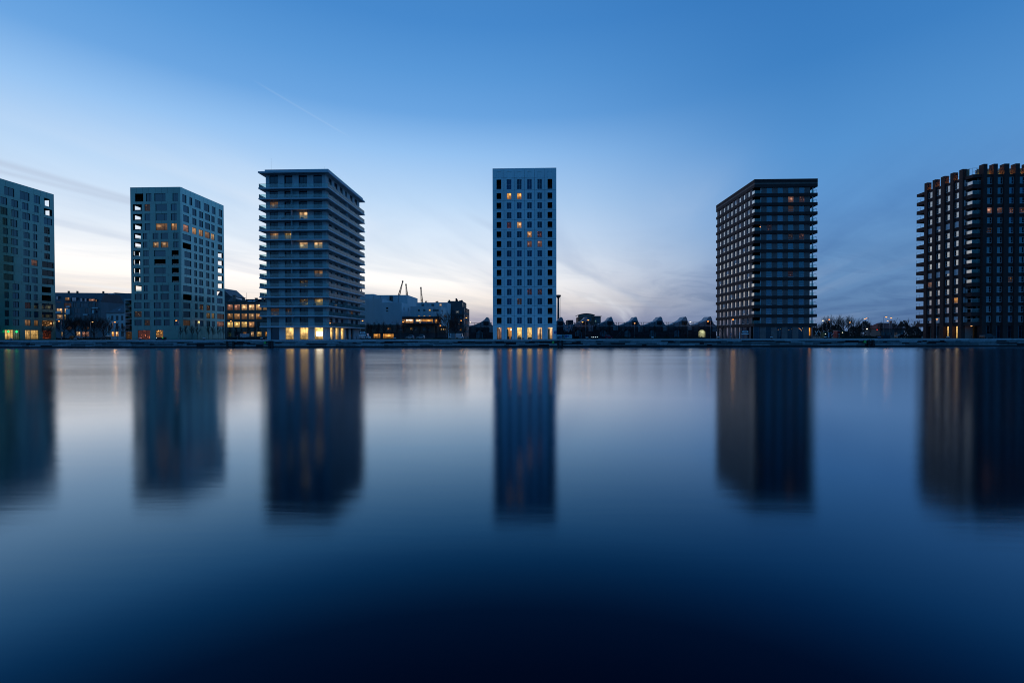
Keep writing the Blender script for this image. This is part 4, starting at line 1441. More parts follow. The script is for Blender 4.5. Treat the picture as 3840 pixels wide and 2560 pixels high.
# ground floor
z0, z1 = G, G + band6[0] - BT6 - .003
for j, (a, b) in enumerate(gapF):
    window(T6, f6, a + .02, b - .02, z0 + .05, z1, 'pane_t3', 'frame_grey', .32, (), (.62,), fw=.06, name='shop_window')
for j, (a, b) in enumerate(gapL):
    lit = {0: (*YELLOW, .9), 1: (*YELLOW, .75)}.get(j)
    if j < 2:
        window(T6, l6, a + .1, b - .1, z0 + .05, z1, 'pane_t3', 'frame_grey', .7, (.55,), (.62,), lit=lit, litmat='lit_even', fw=.05, name='entrance')
    else:
        box('ground_wall', l6.b(a, b, z0, z1, -1.2, -.9), 'brick_grey', T6)
box('ground_wall', (px0 + .6, fx0 + .4, Y6 + 2.6, Y6 + 2.9, z0, z1), 'brick_grey', T6)
box('soffit_lamp', (px0 + 1.2, px0 + 1.5, Y6 + 1.2, Y6 + 1.5, z1 - .12, z1 - .01), 'sodium_soft', T6)
for q in (.5, fx0 - px0 - .3):
    box('entrance_bollard', (px0 + q, px0 + q + .12, Y6 + .4, Y6 + .52, z0, z0 + .9), 'dark_metal', T6)
box('rear_wall', (px0 + 3.2, x6r, y6w - .3, y6w, z0, z1), 'brick_plum', T6)
box('right_wall', (x6r - .3, x6r, Y6 + .56, y6w - .31, G, G + ROOF6), 'brick_plum', T6)

# ------------------------------------------------------------------ lower buildings between and behind the towers
def block(T, x0, x1, yf, yb, z0, z1, mat, rows=(), rrows=(), roof='slate', pane='pane_far', frame='frame_dark', bars=(), cross=(),
          lits={}, rlits={}, sill=None, up=.25, name='wall', litmat='lit_room'):
    """a building volume: front and right walls with real openings, plain left and rear walls, a flat roof behind an upstand"""
    box('core', (x0 + .34, x1 - .34, yf + .5, yb - .34, z0, z1 - .5), 'joint_dark', T)
    ff, rf = Face('front', yf), Face('right', x1)
    wall(T, ff, x0, x1, list(rows), z0, z1, mat, th=.3, seg=60, g=.002, pier='wall_pier', spandrel=name)
    wall(T, rf, yf + .302, yb - .302, list(rrows), z0, z1, mat, th=.3, seg=60, g=.002, pier='wall_pier', spandrel=name)
    box('rear_wall', (x0, x1, yb - .3, yb, z0, z1), mat, T)
    box('left_wall', (x0, x0 + .3, yf + .302, yb - .302, z0, z1), mat, T)
    box('roof', (x0 + .31, x1 - .31, yf + .31, yb - .31, z1 - .49, z1 - up), roof, T)
    for F, rws, lt in ((ff, rows, lits), (rf, rrows, rlits)):
        for r_, (a, b, ws) in enumerate(rws):
            for i, (u0, u1) in enumerate(ws):
                window(T, F, u0, u1, a, b, pane, frame, .18, bars, cross, lit=lt.get((r_, i)), fw=.06, sill=sill, litmat=litmat)


def rows_px(Y, ox, oy, s, items):
    """items: (y_top, y_bottom, [(x0,x1)...]) in crop pixels -> rows from the bottom up in metres"""
    rr_ = []
    for (ya, yb_, ws) in items:
        pm = ox + ws[0][0] * s
        rr_.append((Zp(pm, oy + yb_ * s, Y), Zp(pm, oy + ya * s, Y), [(X(ox + a * s, Y, oy + ya * s), X(ox + b * s, Y, oy + ya * s)) for a, b in ws]))
    return sorted(rr_)


# --- between tower 1 and tower 2
A = (200, 1040, .1786)
xa, xb = -42.0 / 2, 42.0 / 2
t = thing('long_roofed_building', (X(345, 258), 258, G), 'long dark building with a blue slate pitched roof behind the mansard apartments', 'building')
o_ = WL[t]
box('wall', (o_.x - 24, o_.x + 26, 252, 264, G, G + 21.0), 'dark_render', t)
rm = prism_mesh('roof', [(-6.6, 0), (6.6, 0), (0, 5.6)], 50, 'x', 'slate')
mesh_part('roof', rm, (o_.x - 24, 258, G + 21.003), t)
for p in (213, 272, 300, 385):
    xx = X(p, 258)
    box('chimney', (xx - .35, xx + .35, 257.2, 257.9, G + 25.5, G + 27.6), 'brick_red', t)
t.rotation_euler = (0, 0, R(9))

YM = 215.0
t = thing('mansard_apartments', (X(292, YM), YM, G), 'grey apartment building with a dark mansard roof and rooflights beside the teal tower', 'building')
rows = rows_px(YM, *A, [(535, 625, [(222, 375), (415, 500), (560, 700), (740, 835), (880, 945)]),
                        (648, 750, [(66, 185), (230, 300), (430, 560), (660, 750), (790, 850), (885, 940)]),
                        (775, 890, [(66, 190), (230, 262), (430, 560), (660, 750), (790, 850), (885, 940)]),
                        (915, 1010, [(70, 190), (230, 300), (430, 560), (660, 750), (790, 850)]),
                        (1035, 1100, [(270, 380), (440, 500), (630, 680), (705, 745), (860, 930)]),
                        (1135, 1245, [(160, 190), (480, 565), (600, 750), (800, 930)])])
x0_, x1_ = X(200, YM), X(377, YM)
zE = Zp(300, 1040 + 518 * .1786, YM)
block(t, x0_, x1_, YM, YM + 13, G, zE, 'grey_render', rows, lits={(4, 0): (*WARM2, .6), (4, 1): (*WARM2, .65), (3, 0): (*WARM2, .28), (3, 1): (*YELLOW, .5), (5, 0): (*WARM, .05), (2, 2): (*WARM, .05),
      (1, 0): (*AMBER, .10), (1, 3): (*WARM, .12), (1, 2): (*WARM, .08), (0, 0): (*YELLOW, .5), (0, 1): (*WARM2, .6), (0, 2): (*PINK, .25)}, bars=(.5,))
zR = Zp(300, 1040 + 345 * .1786, YM + 2)
rf_ = prism_mesh('mansard_roof', [(0.0, 0), (13, 0), (10.6, zR - zE), (2.4, zR - zE)], x1_ - x0_, 'x', 'slate')
mesh_part('mansard_roof', rf_, (x0_, YM, zE + .003), t)
sl = 2.4 / (zR - zE)
for i, (a, b, ya, yb_, lt) in enumerate([(60, 105, 395, 465, None), (390, 485, 420, 495, None), (565, 612, 435, 505, None), (655, 700, 443, 512, None),
                                         (745, 870, 452, 505, (*PINK, .35)), (888, 915, 470, 525, (*WARM, .35)), (60, 160, 520, 600, (*WARM2, .8))]):
    zb_, zt_ = Zp(300, 1040 + yb_ * .1786, YM), Zp(300, 1040 + ya * .1786, YM)
    yf_ = YM + max(0, (zb_ - zE)) * sl - .05
    Fd = Face('front', yf_)
    u0, u1 = X(200 + a * .1786, yf_), X(200 + b * .1786, yf_)
    window(t, Fd, u0, u1, max(zb_, zE + .05), zt_, 'pane_bright', 'frame_dark', .05, (.5,) if u1 - u0 > 1.2 else (), (.4,), lit=lt, fw=.07, name='rooflight')
    box('dormer', (u0 - .08, u1 + .08, yf_ + .06, yf_ + 1.6, max(zb_, zE + .05) - .05, zt_ + .1), 'slate', t)
# arched dormer with a lit room
ad = [(math.cos(math.pi * k / 10) * 1.5, math.sin(math.pi * k / 10) * 1.15 + 1.0) for k in range(11)]
ad = [(1.5, 0)] + ad + [(-1.5, 0)]
xd_ = X(200 + 303 * .1786, YM)
zd_ = Zp(300, 1040 + 492 * .1786, YM)
mesh_part('arched_dormer', prism_mesh('arched_dormer', ad, 3.0, 'y', 'grey_render'), (xd_, YM - .05, zd_), t)
window(t, Face('front', YM - .06), xd_ - 1.05, xd_ + 1.05, zd_ + .1, zd_ + 1.75, 'pane_far', 'frame_dark', -.02, (.33, .66), (.5,), lit=(*WARM, .28), name='dormer_window')
for (a, b, ya, yb_) in ((300, 378, 600, 632), (66, 190, 712, 750), (300, 380, 662, 775), (848, 882, 690, 755), (842, 965, 632, 655), (66, 185, 872, 900), (655, 750, 770, 795)):
    box('balcony_front', (X(200 + a * .1786, YM), X(200 + b * .1786, YM), YM - .9, YM - .75, Zp(300, 1040 + yb_ * .1786, YM), Zp(300, 1040 + ya * .1786, YM)), 'white_render', t)
    box('balcony_floor', (X(200 + a * .1786, YM), X(200 + b * .1786, YM), YM - .745, YM - .003, Zp(300, 1040 + yb_ * .1786, YM), Zp(300, 1040 + yb_ * .1786, YM) + .15), 'grey_render', t)

# office with ribbon windows, turned to the quay
cor = at(430, 1097, 235)
t = thing('ribbon_office', (cor.x, 235, G), 'grey office block with rows of ribbon windows and white fins behind the townhouse', 'building')
H_ = cor.z
Fo = Face('front', 235.0)
box('core', (cor.x - 27.2, cor.x - .3, 235.4, 254.7, G, H_ - .3), 'joint_dark', t)
box('side_wall', (cor.x - .29, cor.x, 235.0, 255, G, H_), 'grey_render', t)
box('roof', (cor.x - 27.5, cor.x - .3, 235.1, 255, H_ - .29, H_ - .05), 'zinc', t)
for k in range(6):
    zt_ = H_ - .05 - k * 3.45
    box('spandrel', Fo.b(cor.x - 27.5, cor.x - .3, zt_ - 1.7, zt_, -.35, -.12), 'grey_render', t)
    for q in range(14):
        u = cor.x - 27.2 + q * 1.98
        box('fin', Fo.b(u, u + .75, zt_ - 1.62, zt_ - .08, -.118, .0), 'white_render', t)
    for q in range(4):
        u0 = cor.x - 27.5 + q * 6.79
        window(t, Fo, u0, u0 + 6.78, zt_ - 3.44, zt_ - 1.71, 'pane_far', 'frame_dark', .3, (.17, .33, .5, .67, .83), (),
               lit=(*YELLOW, (.16, .07, .03)[(q + k) % 3]) if k in (0, 1, 3) and q < 4 else None)
t.rotation_euler = (0, 0, R(-33))

# white townhouse with hipped roof
YT = 200.0
t = thing('townhouse', (X(434, YT), YT, G), 'small white townhouse with a hipped slate roof and two lit ground windows', 'house')
x0_, x1_ = X(400, YT, 1220), X(467, YT, 1220)
zE = Zp(430, 1173, YT)
rows = rows_px(YT, *A, [(803, 902, [(1213, 1262), (1317, 1366), (1424, 1470)]), (960, 1072, [(1213, 1262), (1317, 1366), (1424, 1470)]),
                        (1140, 1240, [(1222, 1275), (1305, 1365), (1424, 1480)])])
block(t, x0_, x1_, YT, YT + 9, G, zE, 'white_render', rows, lits={(0, 0): (*AMBER, 1.3), (0, 1): (*WARM, 1.5)}, bars=(.5,), cross=(.6,), sill='white_paint')
zt_ = Zp(440, 1143, YT + 4)
hv = [(-.25, -.25, 0), (x1_ - x0_ + .25, -.25, 0), (x1_ - x0_ + .25, 9.25, 0), (-.25, 9.25, 0), (3.4, 4.5, zt_ - zE), (x1_ - x0_ - .6, 4.5, zt_ - zE)]
mesh_part('hipped_roof', raw_mesh('hipped_roof', hv, [(0, 1, 5, 4), (1, 2, 5), (2, 3, 4, 5), (3, 0, 4), (3, 2, 1, 0)], 'slate'), (x0_, YT, zE + .003), t)
sy = 1.6
sk = (x0_ + 4.1, YT + sy, zE + .003 + (sy + .25) * (zt_ - zE) / 4.75 + .03)
mesh_part('skylight', raw_mesh('skylight', [(0, -.4, -.4 * (zt_ - zE) / 4.75), (.9, -.4, -.4 * (zt_ - zE) / 4.75), (.9, .4, .4 * (zt_ - zE) / 4.75), (0, .4, .4 * (zt_ - zE) / 4.75)], [(0, 1, 2, 3)], 'pane_coated'), sk, t)
box('gutter', (x0_ - .3, x1_ + .3, YT - .38, YT - .26, zE - .1, zE + .02), 'dark_metal', t)

# balcony block right behind it
YB = 192.0
t = thing('balcony_block', (X(482, YB), YB, G), 'narrow block of dark loggias in a white frame beside the townhouse', 'building')
x0_, x1_ = X(467.5, YB, 1200), X(512, YB, 1200)
zs = [Zp(480, y, YB) for y in (1121, 1147.5, 1171, 1195, 1218.6, 1241)]
box('rear_volume', (x0_ + .3, x1_, YB + 2.2, YB + 12, G, zs[0] - .2), 'dark_render', t)
box('frame_post', (x0_, x0_ + .32, YB, YB + 12, G, zs[0]), 'white_render', t)
box('frame_top', (x0_ + .322, x1_, YB, YB + 12, zs[0] - .5, zs[0]), 'white_render', t)
for k, z in enumerate(zs[1:]):
    box('loggia_floor', (x0_ + .322, x1_, YB, YB + 2.19, z - .22, z), 'white_render', t)
    top_ = (zs[k] - (.5 if k == 0 else .22))
    window(t, Face('front', YB + 2.2), x0_ + .8, x1_ - 1.5, z + .02, top_ - .25, 'pane_far', 'frame_dark', -.1, (.5,), name='loggia_door')
    box('glass_rail', (x0_ + .33, x1_, YB + .05, YB + .075, z + .003, z + 1.0), 'clear_glass', t)
window(t, Face('front', YB + .3), x0_ + .5, x1_ - .3, G + .1, zs[5] - .3, 'pane_far', 'frame_grey', -.1, (.3, .6), (), lit=(*WARM, .10), name='shop_window')
box('ground_wall', (x0_ + .33, x1_, YB + .45, YB + 2.18, G, zs[5] - .23), 'dark_render', t)

# --- between tower 2 and tower 3
Bc = (800, 1060, .1658)
YW = 215.0
t = thing('brick_warehouse', (X(918, YW), YW, G), 'grey brick warehouse with three rows of brightly lit factory windows', 'building')
cols = [(315, 440), (472, 600), (635, 762), (797, 925), (957, 1085), (1115, 1240)]
rows = rows_px(YW, *Bc, [(490, 620, cols), (695, 825, cols), (885, 1010, cols), (1110, 1215, [(315, 400), (480, 600), (665, 745), (845, 918), (978, 1085), (1165, 1225)])])
x0_, x1_ = X(846.5, YW, 1200), X(1012, YW, 1200)
zE = Zp(900, 1131.5, YW)
lt = {(3, 0): (*PINK, .40), (3, 1): (*PINK, .42), (3, 2): (*WARM2, .95), (3, 3): (*WARM2, .95), (3, 4): (*WARM2, .9), (3, 5): (*WARM2, .5),
      (2, 0): (*WARM, .30), (2, 1): (*WARM, .36), (2, 2): (*WARM, .30), (2, 3): (*WARM2, .38), (2, 4): (*WARM, .36),
      (1, 0): (*YELLOW, .95), (1, 1): (*YELLOW, 1.05), (1, 2): (*YELLOW, .75), (1, 3): (*WARM, .55), (0, 2): (*AMBER, .22), (0, 3): (*WARM2, .55), (0, 4): (*YELLOW, .7), (0, 5): (*AMBER, .5)}
block(t, x0_, x1_, YW, YW + 16, G, zE, 'brick_grey', rows, lits=lt, bars=(.25, .5, .75), cross=(.33, .66), sill='dark_metal', frame='frame_dark')
box('cornice', (x0_ - .1, x1_, YW - .25, YW - .003, zE - .25, zE + .1), 'slate', t)
for z in [Zp(900, 1060 + y * .1658, YW) for y in (640, 845)]:
    box('string_course', (x0_, x1_, YW - .12, YW - .003, z - .15, z), 'slate', t)
zx = [X(800 + c * .1658, YW + 5) for c in (335, 440, 560, 720)]
zr_ = [Zp(870, 1060 + y * .1658, YW + 5) for y in (300, 335, 420)]
zp_ = [(0, 0), (zx[1] - zx[0], zr_[0] - zr_[2]), (zx[2] - zx[0], zr_[1] - zr_[2]), (zx[3] - zx[0], zr_[1] - zr_[2] - .8), (zx[3] - zx[0], 0)]
mesh_part('zinc_roof', prism_mesh('zinc_roof', zp_, 8, 'y', 'zinc'), (zx[0], YW + 4, zE + .003), t)
box('dark_roof', (X(800 + 760 * .1658, YW + 5), x1_ - .3, YW + 4, YW + 13, zE + .003, Zp(930, 1060 + 375 * .1658, YW + 5)), 'slate', t)
for (c, y0_, y1_, w_) in ((478, 280, 420, .55), (685, 335, 420, .5), (975, 345, 420, .45), (1120, 355, 420, .3), (1195, 365, 420, .3)):
    xx = X(800 + c * .1658, YW + 3.4)
    zt2 = Zp(900, 1060 + y0_ * .1658, YW + 3.4)
    box('chimney', (xx - w_, xx + w_, YW + 3, YW + 3.9, zE + .003, zt2 - .35), 'brick_grey', t)
    box('chimney_cap', (xx - w_ - .12, xx + w_ + .12, YW + 2.9, YW + 4, zt2 - .348, zt2), 'slate', t)
for (c) in (870, 985):
    xx = X(800 + c * .1658, YW + 6)
    mesh_part('skylight', raw_mesh('skylight', [(0, 0, 0), (2.2, 0, 0), (2.2, 1.1, .5), (0, 1.1, .5)], [(0, 1, 2, 3)], 'pane_coated'), (xx, YW + 2.0, zE + .25), t)
for i, c in enumerate((430, 755)):
    xx = X(800 + c * .1658, YW - .5)
    t2 = thing('flagpole', (xx, YW - .5, zE - 2), ('left' if i == 0 else 'right') + ' bare flagpole on the cornice of the lit brick warehouse', 'flagpole', 'flagpoles on the warehouse')
    mesh_part('pole', tubes_mesh('pole', [((0, 0, 0), (0, 0, 2 + (Zp(900, 1098, YW) - zE)), .07, .05)], 'grey_metal'), WL[t2], t2)
    box('bracket', (xx - .06, xx + .06, YW - .52, YW - .01, zE - 1.6, zE - 1.5), 'dark_metal', t2)
t = thing('steep_roof_house', (X(850, 246), 246, G), 'dark house with a steep slate gable seen behind the teal tower', 'house')
hx0, hx1 = X(826, 246), X(874, 246)
zr2, ze2 = Zp(850, 1082, 246), Zp(850, 1112, 246)
box('wall', (hx0, hx1, 244, 256, G, ze2), 'dark_render', t)
mesh_part('roof', prism_mesh('roof', [(-.3, 0), (hx1 - hx0 + .3, 0), ((hx1 - hx0) * .35, zr2 - ze2)], 12.6, 'y', 'slate'), (hx0, 243.7, ze2 + .003), t)

# --- between tower 3 and tower 4: white volumes, restaurant, dark apartments
Cc = (1340, 1020, .2211)
cpx = lambda c: 1340 + c * .2211
cpy = lambda c: 1020 + c * .2211
t = thing('white_hall', (X(1450, 222), 230, G), 'tall blank white hall rising behind the restaurant, right of the balcony tower', 'building')
x0_, x1_ = X(1350, 222, 1110), X(1528, 222, 1110)
yb_ = Yon(1566, x1_, 1115)
zT = Zp(1450, 1106.3, 222)
block(t, x0_, x1_, 222, yb_, G, zT, 'white_render')
box('parapet_step', (x0_, X(1402, 222, 1110), 222.01, yb_ - .01, zT + .003, zT + .55), 'white_render', t)
for c in (560, 590):
    xx = X(cpx(c), 221.8)
    box('flue', (xx - .25, xx + .25, 221.4, 221.9, Zp(1460, cpy(515), 222), Zp(1460, cpy(405), 222)), 'dark_metal', t)
for c in (280, 390, 695):
    xx = X(cpx(c), 221.9)
    box('downpipe', (xx - .06, xx + .06, 221.85, 221.99, G + 5, zT - .2), 'grey_metal', t)
t = thing('white_studio', (X(1450, 200), 206, G), 'pale windowless studio volume with a stepped roof in front of the white hall', 'building')
xm_ = X(1434, 200, 1140)
x0_, x1_ = X(1352, 200, 1140), X(1506, 200, 1150)
yb_ = Yon(1539, x1_, 1150)
za_, zb_ = Zp(1400, 1120.6, 200), Zp(1470, 1134, 200)
block(t, x0_, xm_, 200, yb_, G, za_, 'white_render')
rows = rows_px(200, *Cc, [(598, 628, [(487, 523)]), (652, 670, [(487, 523)])])
block(t, xm_ + .004, x1_, 200.02, yb_, G, zb_, 'white_render', rows,
      rrows=[(Zp(1500, cpy(660), 210), Zp(1500, cpy(605), 210), [(Yon(cpx(787), x1_, 1155), Yon(cpx(797), x1_, 1155)), (Yon(cpx(858), x1_, 1155), Yon(cpx(868), x1_, 1155))])])
t = thing('white_office', (X(1595, 196), 204, G), 'white office with small square windows above a cantilevered lit glass box', 'building')
x0_, x1_ = X(1538.5, 196, 1150), X(1653, 196, 1150)
yb_ = Yon(1684, x1_, 1160)
zT = Zp(1600, 1148, 196)
rows = rows_px(196, *Cc, [(630, 670, [(1026, 1062), (1117, 1155), (1210, 1248), (1280, 1380)]), (736, 752, [(1030, 1064), (1118, 1150), (1210, 1248)])])
block(t, x0_, x1_, 196, yb_, G, zT, 'white_render', rows, lits={(1, 2): (*YELLOW, .55), (0, 0): (*WARM, .5), (0, 1): (*WARM, .8), (0, 2): (*PINK, .4)},
      rrows=[(Zp(1660, cpy(750), 200), Zp(1660, cpy(715), 200), [(Yon(cpx(1466), x1_, 1180), Yon(cpx(1510), x1_, 1180))]),
             (Zp(1660, cpy(675), 198), Zp(1660, cpy(638), 198), [(Yon(cpx(1428), x1_, 1165), Yon(cpx(1448), x1_, 1165))])],
      rlits={(0, 0): (.6, .55, .6, .16)})
x2_, x3_ = X(1562, 212, 1140), X(1678, 212, 1140)
rows = rows_px(212, *Cc, [(540, 582, [(1087, 1133), (1255, 1303), (1390, 1432)])])
block(t, x2_, x3_, 212, 222 - .1, G + 9, Zp(1620, 1134, 212), 'white_render', rows, lits={(0, 2): (1, .75, .55, .5)})
for (c, w_) in ((1163, .35), (1352, .6)):
    xx = X(cpx(c), 214)
    z_ = Zp(1620, 1134, 212)
    box('roof_plant', (xx - w_, xx + w_, 213.5, 214.4, z_ - .25, z_ + .55), 'dark_metal', t)
    for q in (-.35, .1, .4):
        box('vent_pipe', (xx + q * w_ * 2 - .05, xx + q * w_ * 2 + .05, 213.9, 214.0, z_ + .55, z_ + 1.1), 'dark_metal', t)
for c in (1182, 1200):
    xx = X(cpx(c), 211.9)
    box('ladder_rail', (xx - .03, xx + .03, 211.85, 211.95, Zp(1620, 1148, 212), Zp(1620, 1127, 212)), 'grey_metal', t)
# cantilevered lit box
x0_, x1_ = X(1508, 189, 1200), X(1646.5, 189, 1200)
zb_, zt_ = Zp(1570, 1214.8, 189), Zp(1570, 1187, 189)
box('cantilever_roof', (x0_, x1_, 189, 195.99, Zp(1570, cpy(797), 189), zt_), 'frame_dark', t)
box('cantilever_floor', (x0_, x1_, 189, 195.99, zb_, Zp(1570, cpy(866), 189)), 'frame_dark', t)
Fc_ = Face('front', 189.0)
zl0, zl1 = Zp(1570, cpy(866), 189) + .003, Zp(1570, cpy(797), 189) - .003
segs = [(760, 820, (*WARM, .18)), (820, 950, (*WARM, .75)), (950, 988, None), (988, 1100, (*WARM2, .72)), (1100, 1282, (*AMBER, .60)), (1282, 1312, None), (1312, 1360, (*AMBER, .62)), (1360, 1386, (.8, .25, .1, .12))]
for (a, b, l_) in segs:
    window(t, Fc_, X(cpx(a), 189), X(cpx(b), 189), zl0, zl1, 'pane_far', 'frame_dark', .1, (.5,) if b - a > 80 else (), (), lit=l_, fw=.05, name='panorama_window')
for c in (835, 855, 878, 900, 922, 1058):
    xx = X(cpx(c), 189)
    box('pendant_lamp', (xx - .16, xx + .16, 189.04, 189.06, zl0 + (zl1 - zl0) * .62, zl0 + (zl1 - zl0) * .86), 'lamp_white', t)
for c in (1020, 1105, 1140, 1200, 1240):
    xx = X(cpx(c), 189)
    box('furniture', (xx - .7, xx + .7, 189.04, 189.06, zl0 + .05, zl0 + (zl1 - zl0) * .38), 'frame_grey', t)
# brown base with the restaurant
t = thing('restaurant_block', (X(1500, 192), 195, G), 'low brown building with a lit restaurant front under the white volumes', 'building')
x0_, x1_ = X(1352, 192, 1230), X(1627, 192, 1230)
zT = Zp(1500, 1217.3, 192)
zM = Zp(1500, 1248, 192)
rows = rows_px(192, *Cc, [(945, 983, [(505, 565), (712, 762), (898, 935), (962, 1006), (1113, 1157), (1183, 1226)])])
block(t, x0_, x1_, 192, 199.9, zM, zT, 'brown_render', rows, lits={(0, 0): (*WARM, .14), (0, 2): (*YELLOW, .55)}, bars=(.5,), sill='white_paint')
rows = rows_px(192, *Cc, [(1046, 1128, [(270, 384), (430, 612)])]) 
z00 = rows[0][0]
rows2 = [(max(G + .25, z00), rows[0][1], rows[0][2] + [(X(cpx(1055), 192), X(cpx(1118), 192))])]
block(t, x0_, x1_, 192.3, 199.9, G, zM - .003, 'dark_render', rows2, lits={(0, 0): (*AMBER, .75), (0, 1): (*AMBER, .85)}, bars=(.14, .28, .43, .57, .71, .86), cross=(.35, .65))
x2_, x3_ = x1_ + .004, X(1676, 197, 1230)
rows = rows_px(197, *Cc, [(955, 992, [(1425, 1446), (1462, 1484), (1492, 1506)])])
block(t, x2_, x3_, 195.5, 199.9, zM, Zp(1650, 1222, 195.5), 'brown_render', rows, lits={(0, 0): (*YELLOW, .5), (0, 1): (*YELLOW, .45), (0, 2): (*WARM, .2)})
box('ground_wall', (x2_, x3_, 195.8, 199.8, G, zM - .003), 'dark_render', t)

t = thing('dark_apartments', (X(1715, 225), 232, G), 'dark grey stepped apartment building with a penthouse left of the white tower', 'building')
x0_, x1_ = X(1678.5, 225, 1130), X(1733, 225, 1130)
yb_ = Yon(1749, x1_, 1130)
z1_, z2_ = Zp(1700, 1153, 225), Zp(1700, 1128.5, 225)
pw = [(Yon(cpx(a), x1_, 1135), Yon(cpx(b), x1_, 1135)) for a, b in ((1783, 1793), (1806, 1816), (1829, 1838))]
block(t, x0_, x1_, 225, yb_, z1_, z2_, 'dark_render', rrows=[(z1_ + .3, z2_ - .5, [p for p in pw])], rlits={(0, 0): (.6, .75, .8, .5), (0, 1): (.6, .75, .8, .5), (0, 2): (.6, .75, .8, .4)})
x2_ = X(1740, 222, 1170)
yb2 = Yon(1760, x2_, 1170)
rowsL = []
for (ya, yb3) in ((655, 700), (745, 800), (840, 900), (950, 1000)):
    rowsL.append((Zp(1720, cpy(yb3), 222), Zp(1720, cpy(ya), 222), [(X(cpx(1600), 222), X(cpx(1650), 222)), (X(cpx(1668), 222), X(cpx(1725), 222)), (X(cpx(1738), 222), X(cpx(1772), 222))]))
rowsR = []
L_ = yb2 - 222
for k in range(6):
    zb3 = G + 1 + 3.0 * k
    rowsR.append((zb3, zb3 + 1.9, [(222 + L_ * f, 222 + L_ * (f + .16)) for f in (.12, .36, .60, .82)]))
rowsR = [r for r in rowsR if r[1] < z1_ - .3]
block(t, X(1679, 222, 1170), x2_, 222, yb2, G, z1_ - .003, 'dark_render', sorted(rowsL), rrows=rowsR, lits={(3, 1): (.6, .7, .8, .16), (0, 2): (*WARM, .08)}, rlits={(2, 1): (*PINK, .10), (3, 2): (*PINK, .08)}, bars=(.5,))
box('balcony', (X(cpx(1610), 221), x2_ - .3, 220.6, 221.99, Zp(1720, cpy(715), 222) - .9, Zp(1720, cpy(715), 222)), 'dark_metal', t)
for (c, h) in ((1560, .8), (1678, 1.6), (1690, .9), (1742, .5), (1772, .7)):
    xx = X(cpx(c), 228)
    box('roof_plant', (xx - .4, xx + .4, 228, 228.8, z2_ - .25, z2_ + h), 'dark_metal', t)

# lattice crane jibs far behind
def jib(px0_, py0_, px1_, py1_, Y, label, wid=1.2):
    a, b = at(px0_, py0_, Y), at(px1_, py1_, Y)
    t_ = thing('crane', (a.x, Y, G), label, 'crane', 'lattice cranes behind the white hall')
    base_ = Vector((a.x - (b.x - a.x) * .25, Y, G))
    d = (b - a)
    n = 12
    side_ = Vector((1, 0, 0)) * wid
    segs_ = []
    for s in (-1, 1):
        for q in (-1, 1):
            o1 = side_ * s * .5 + Vector((0, q * wid * .5, 0))
            segs_.append((a + o1 - base_, b + o1 * .35 - base_, .16, .13))
    mesh_part('chords', tubes_mesh('chords', segs_, 'dark_metal', 4), base_, t_)
    seg2 = []
    for k in range(n):
        f0, f1 = k / n, (k + 1) / n
        w0, w1 = 1 - .65 * f0, 1 - .65 * f1
        s = 1 if k % 2 else -1
        for q in (-1, 1):
            seg2.append((a + d * f0 + side_ * .5 * s * w0 + Vector((0, q * wid * .5 * w0, 0)) - base_, a + d * f1 - side_ * .5 * s * w1 + Vector((0, q * wid * .5 * w1, 0)) - base_, .10, .10))
    mesh_part('lacing', tubes_mesh('lacing', seg2, 'dark_metal', 3), base_, t_)
    mesh_part('tower_leg', tubes_mesh('tower_leg', [((0, 0, 0), (a - base_), .8, .6)], 'dark_metal', 6), base_, t_)
    mesh_part('jib_head', boxes_mesh('jib_head', [(-.45, .45, -.45, .45, -.6, .7)], 'dark_metal'), b, t_)


jib(1495, 1112, 1510, 1056, 330, 'leaning lattice crane jib, leftmost of three above the white hall')
jib(1526.5, 1110, 1522.5, 1068, 335, 'lattice crane jib in the middle of the three above the white hall')
jib(1582.5, 1136, 1578.4, 1080, 320, 'upright lattice crane jib above the white office, rightmost of the three')
jib(1361, 1118, 1352, 1076, 340, 'pale lattice crane jib glimpsed behind the lower balconies of the white tower', 1.0)

# --- the tarpaulin covered sheds between tower 4 and tower 5
YS = 168.0
BW = 92.2 / F_PX * YS
prof = [(0, 0), (2.0, .42), (4.0, 1.25), (5.3, 1.85), (6.15, 2.75), (6.45, 3.15), (7.05, 3.2), (7.35, 2.7), (7.75, 1.4), (8.3, .45), (BW - .03, 0)]
LS = 5.0


def tarp_roof(seed):
    rs = random.Random(seed)
    V, Fc = [], []
    ny = 4
    fine = []
    for i in range(len(prof) - 1):
        for q in range(3):
            f = q / 3
            fine.append((prof[i][0] * (1 - f) + prof[i + 1][0] * f, prof[i][1] * (1 - f) + prof[i + 1][1] * f))
    fine.append(prof[-1])
    nx = len(fine)
    for j in range(ny):
        for i, (x_, z_) in enumerate(fine):
            edge = i in (0, nx - 1)
            V.append((x_ + (0 if edge else rs.uniform(-.05, .05)), LS * j / (ny - 1), z_ + (0 if edge else rs.uniform(-.07, .07)) + .02))
    for j in range(ny - 1):
        for i in range(nx - 1):
            Fc.append((j * nx + i, j * nx + i + 1, (j + 1) * nx + i + 1, (j + 1) * nx + i))
    # front gable cloth
    k0 = len(V)
    for i, (x_, z_) in enumerate(fine):
        V.append((x_, -.02, -.35 + .1 * math.sin(i * 1.9)))
    for i in range(nx - 1):
        Fc.append((k0 + i, k0 + i + 1, i + 1, i))
    return raw_mesh('tarp_roof', V, Fc, 'tarp')


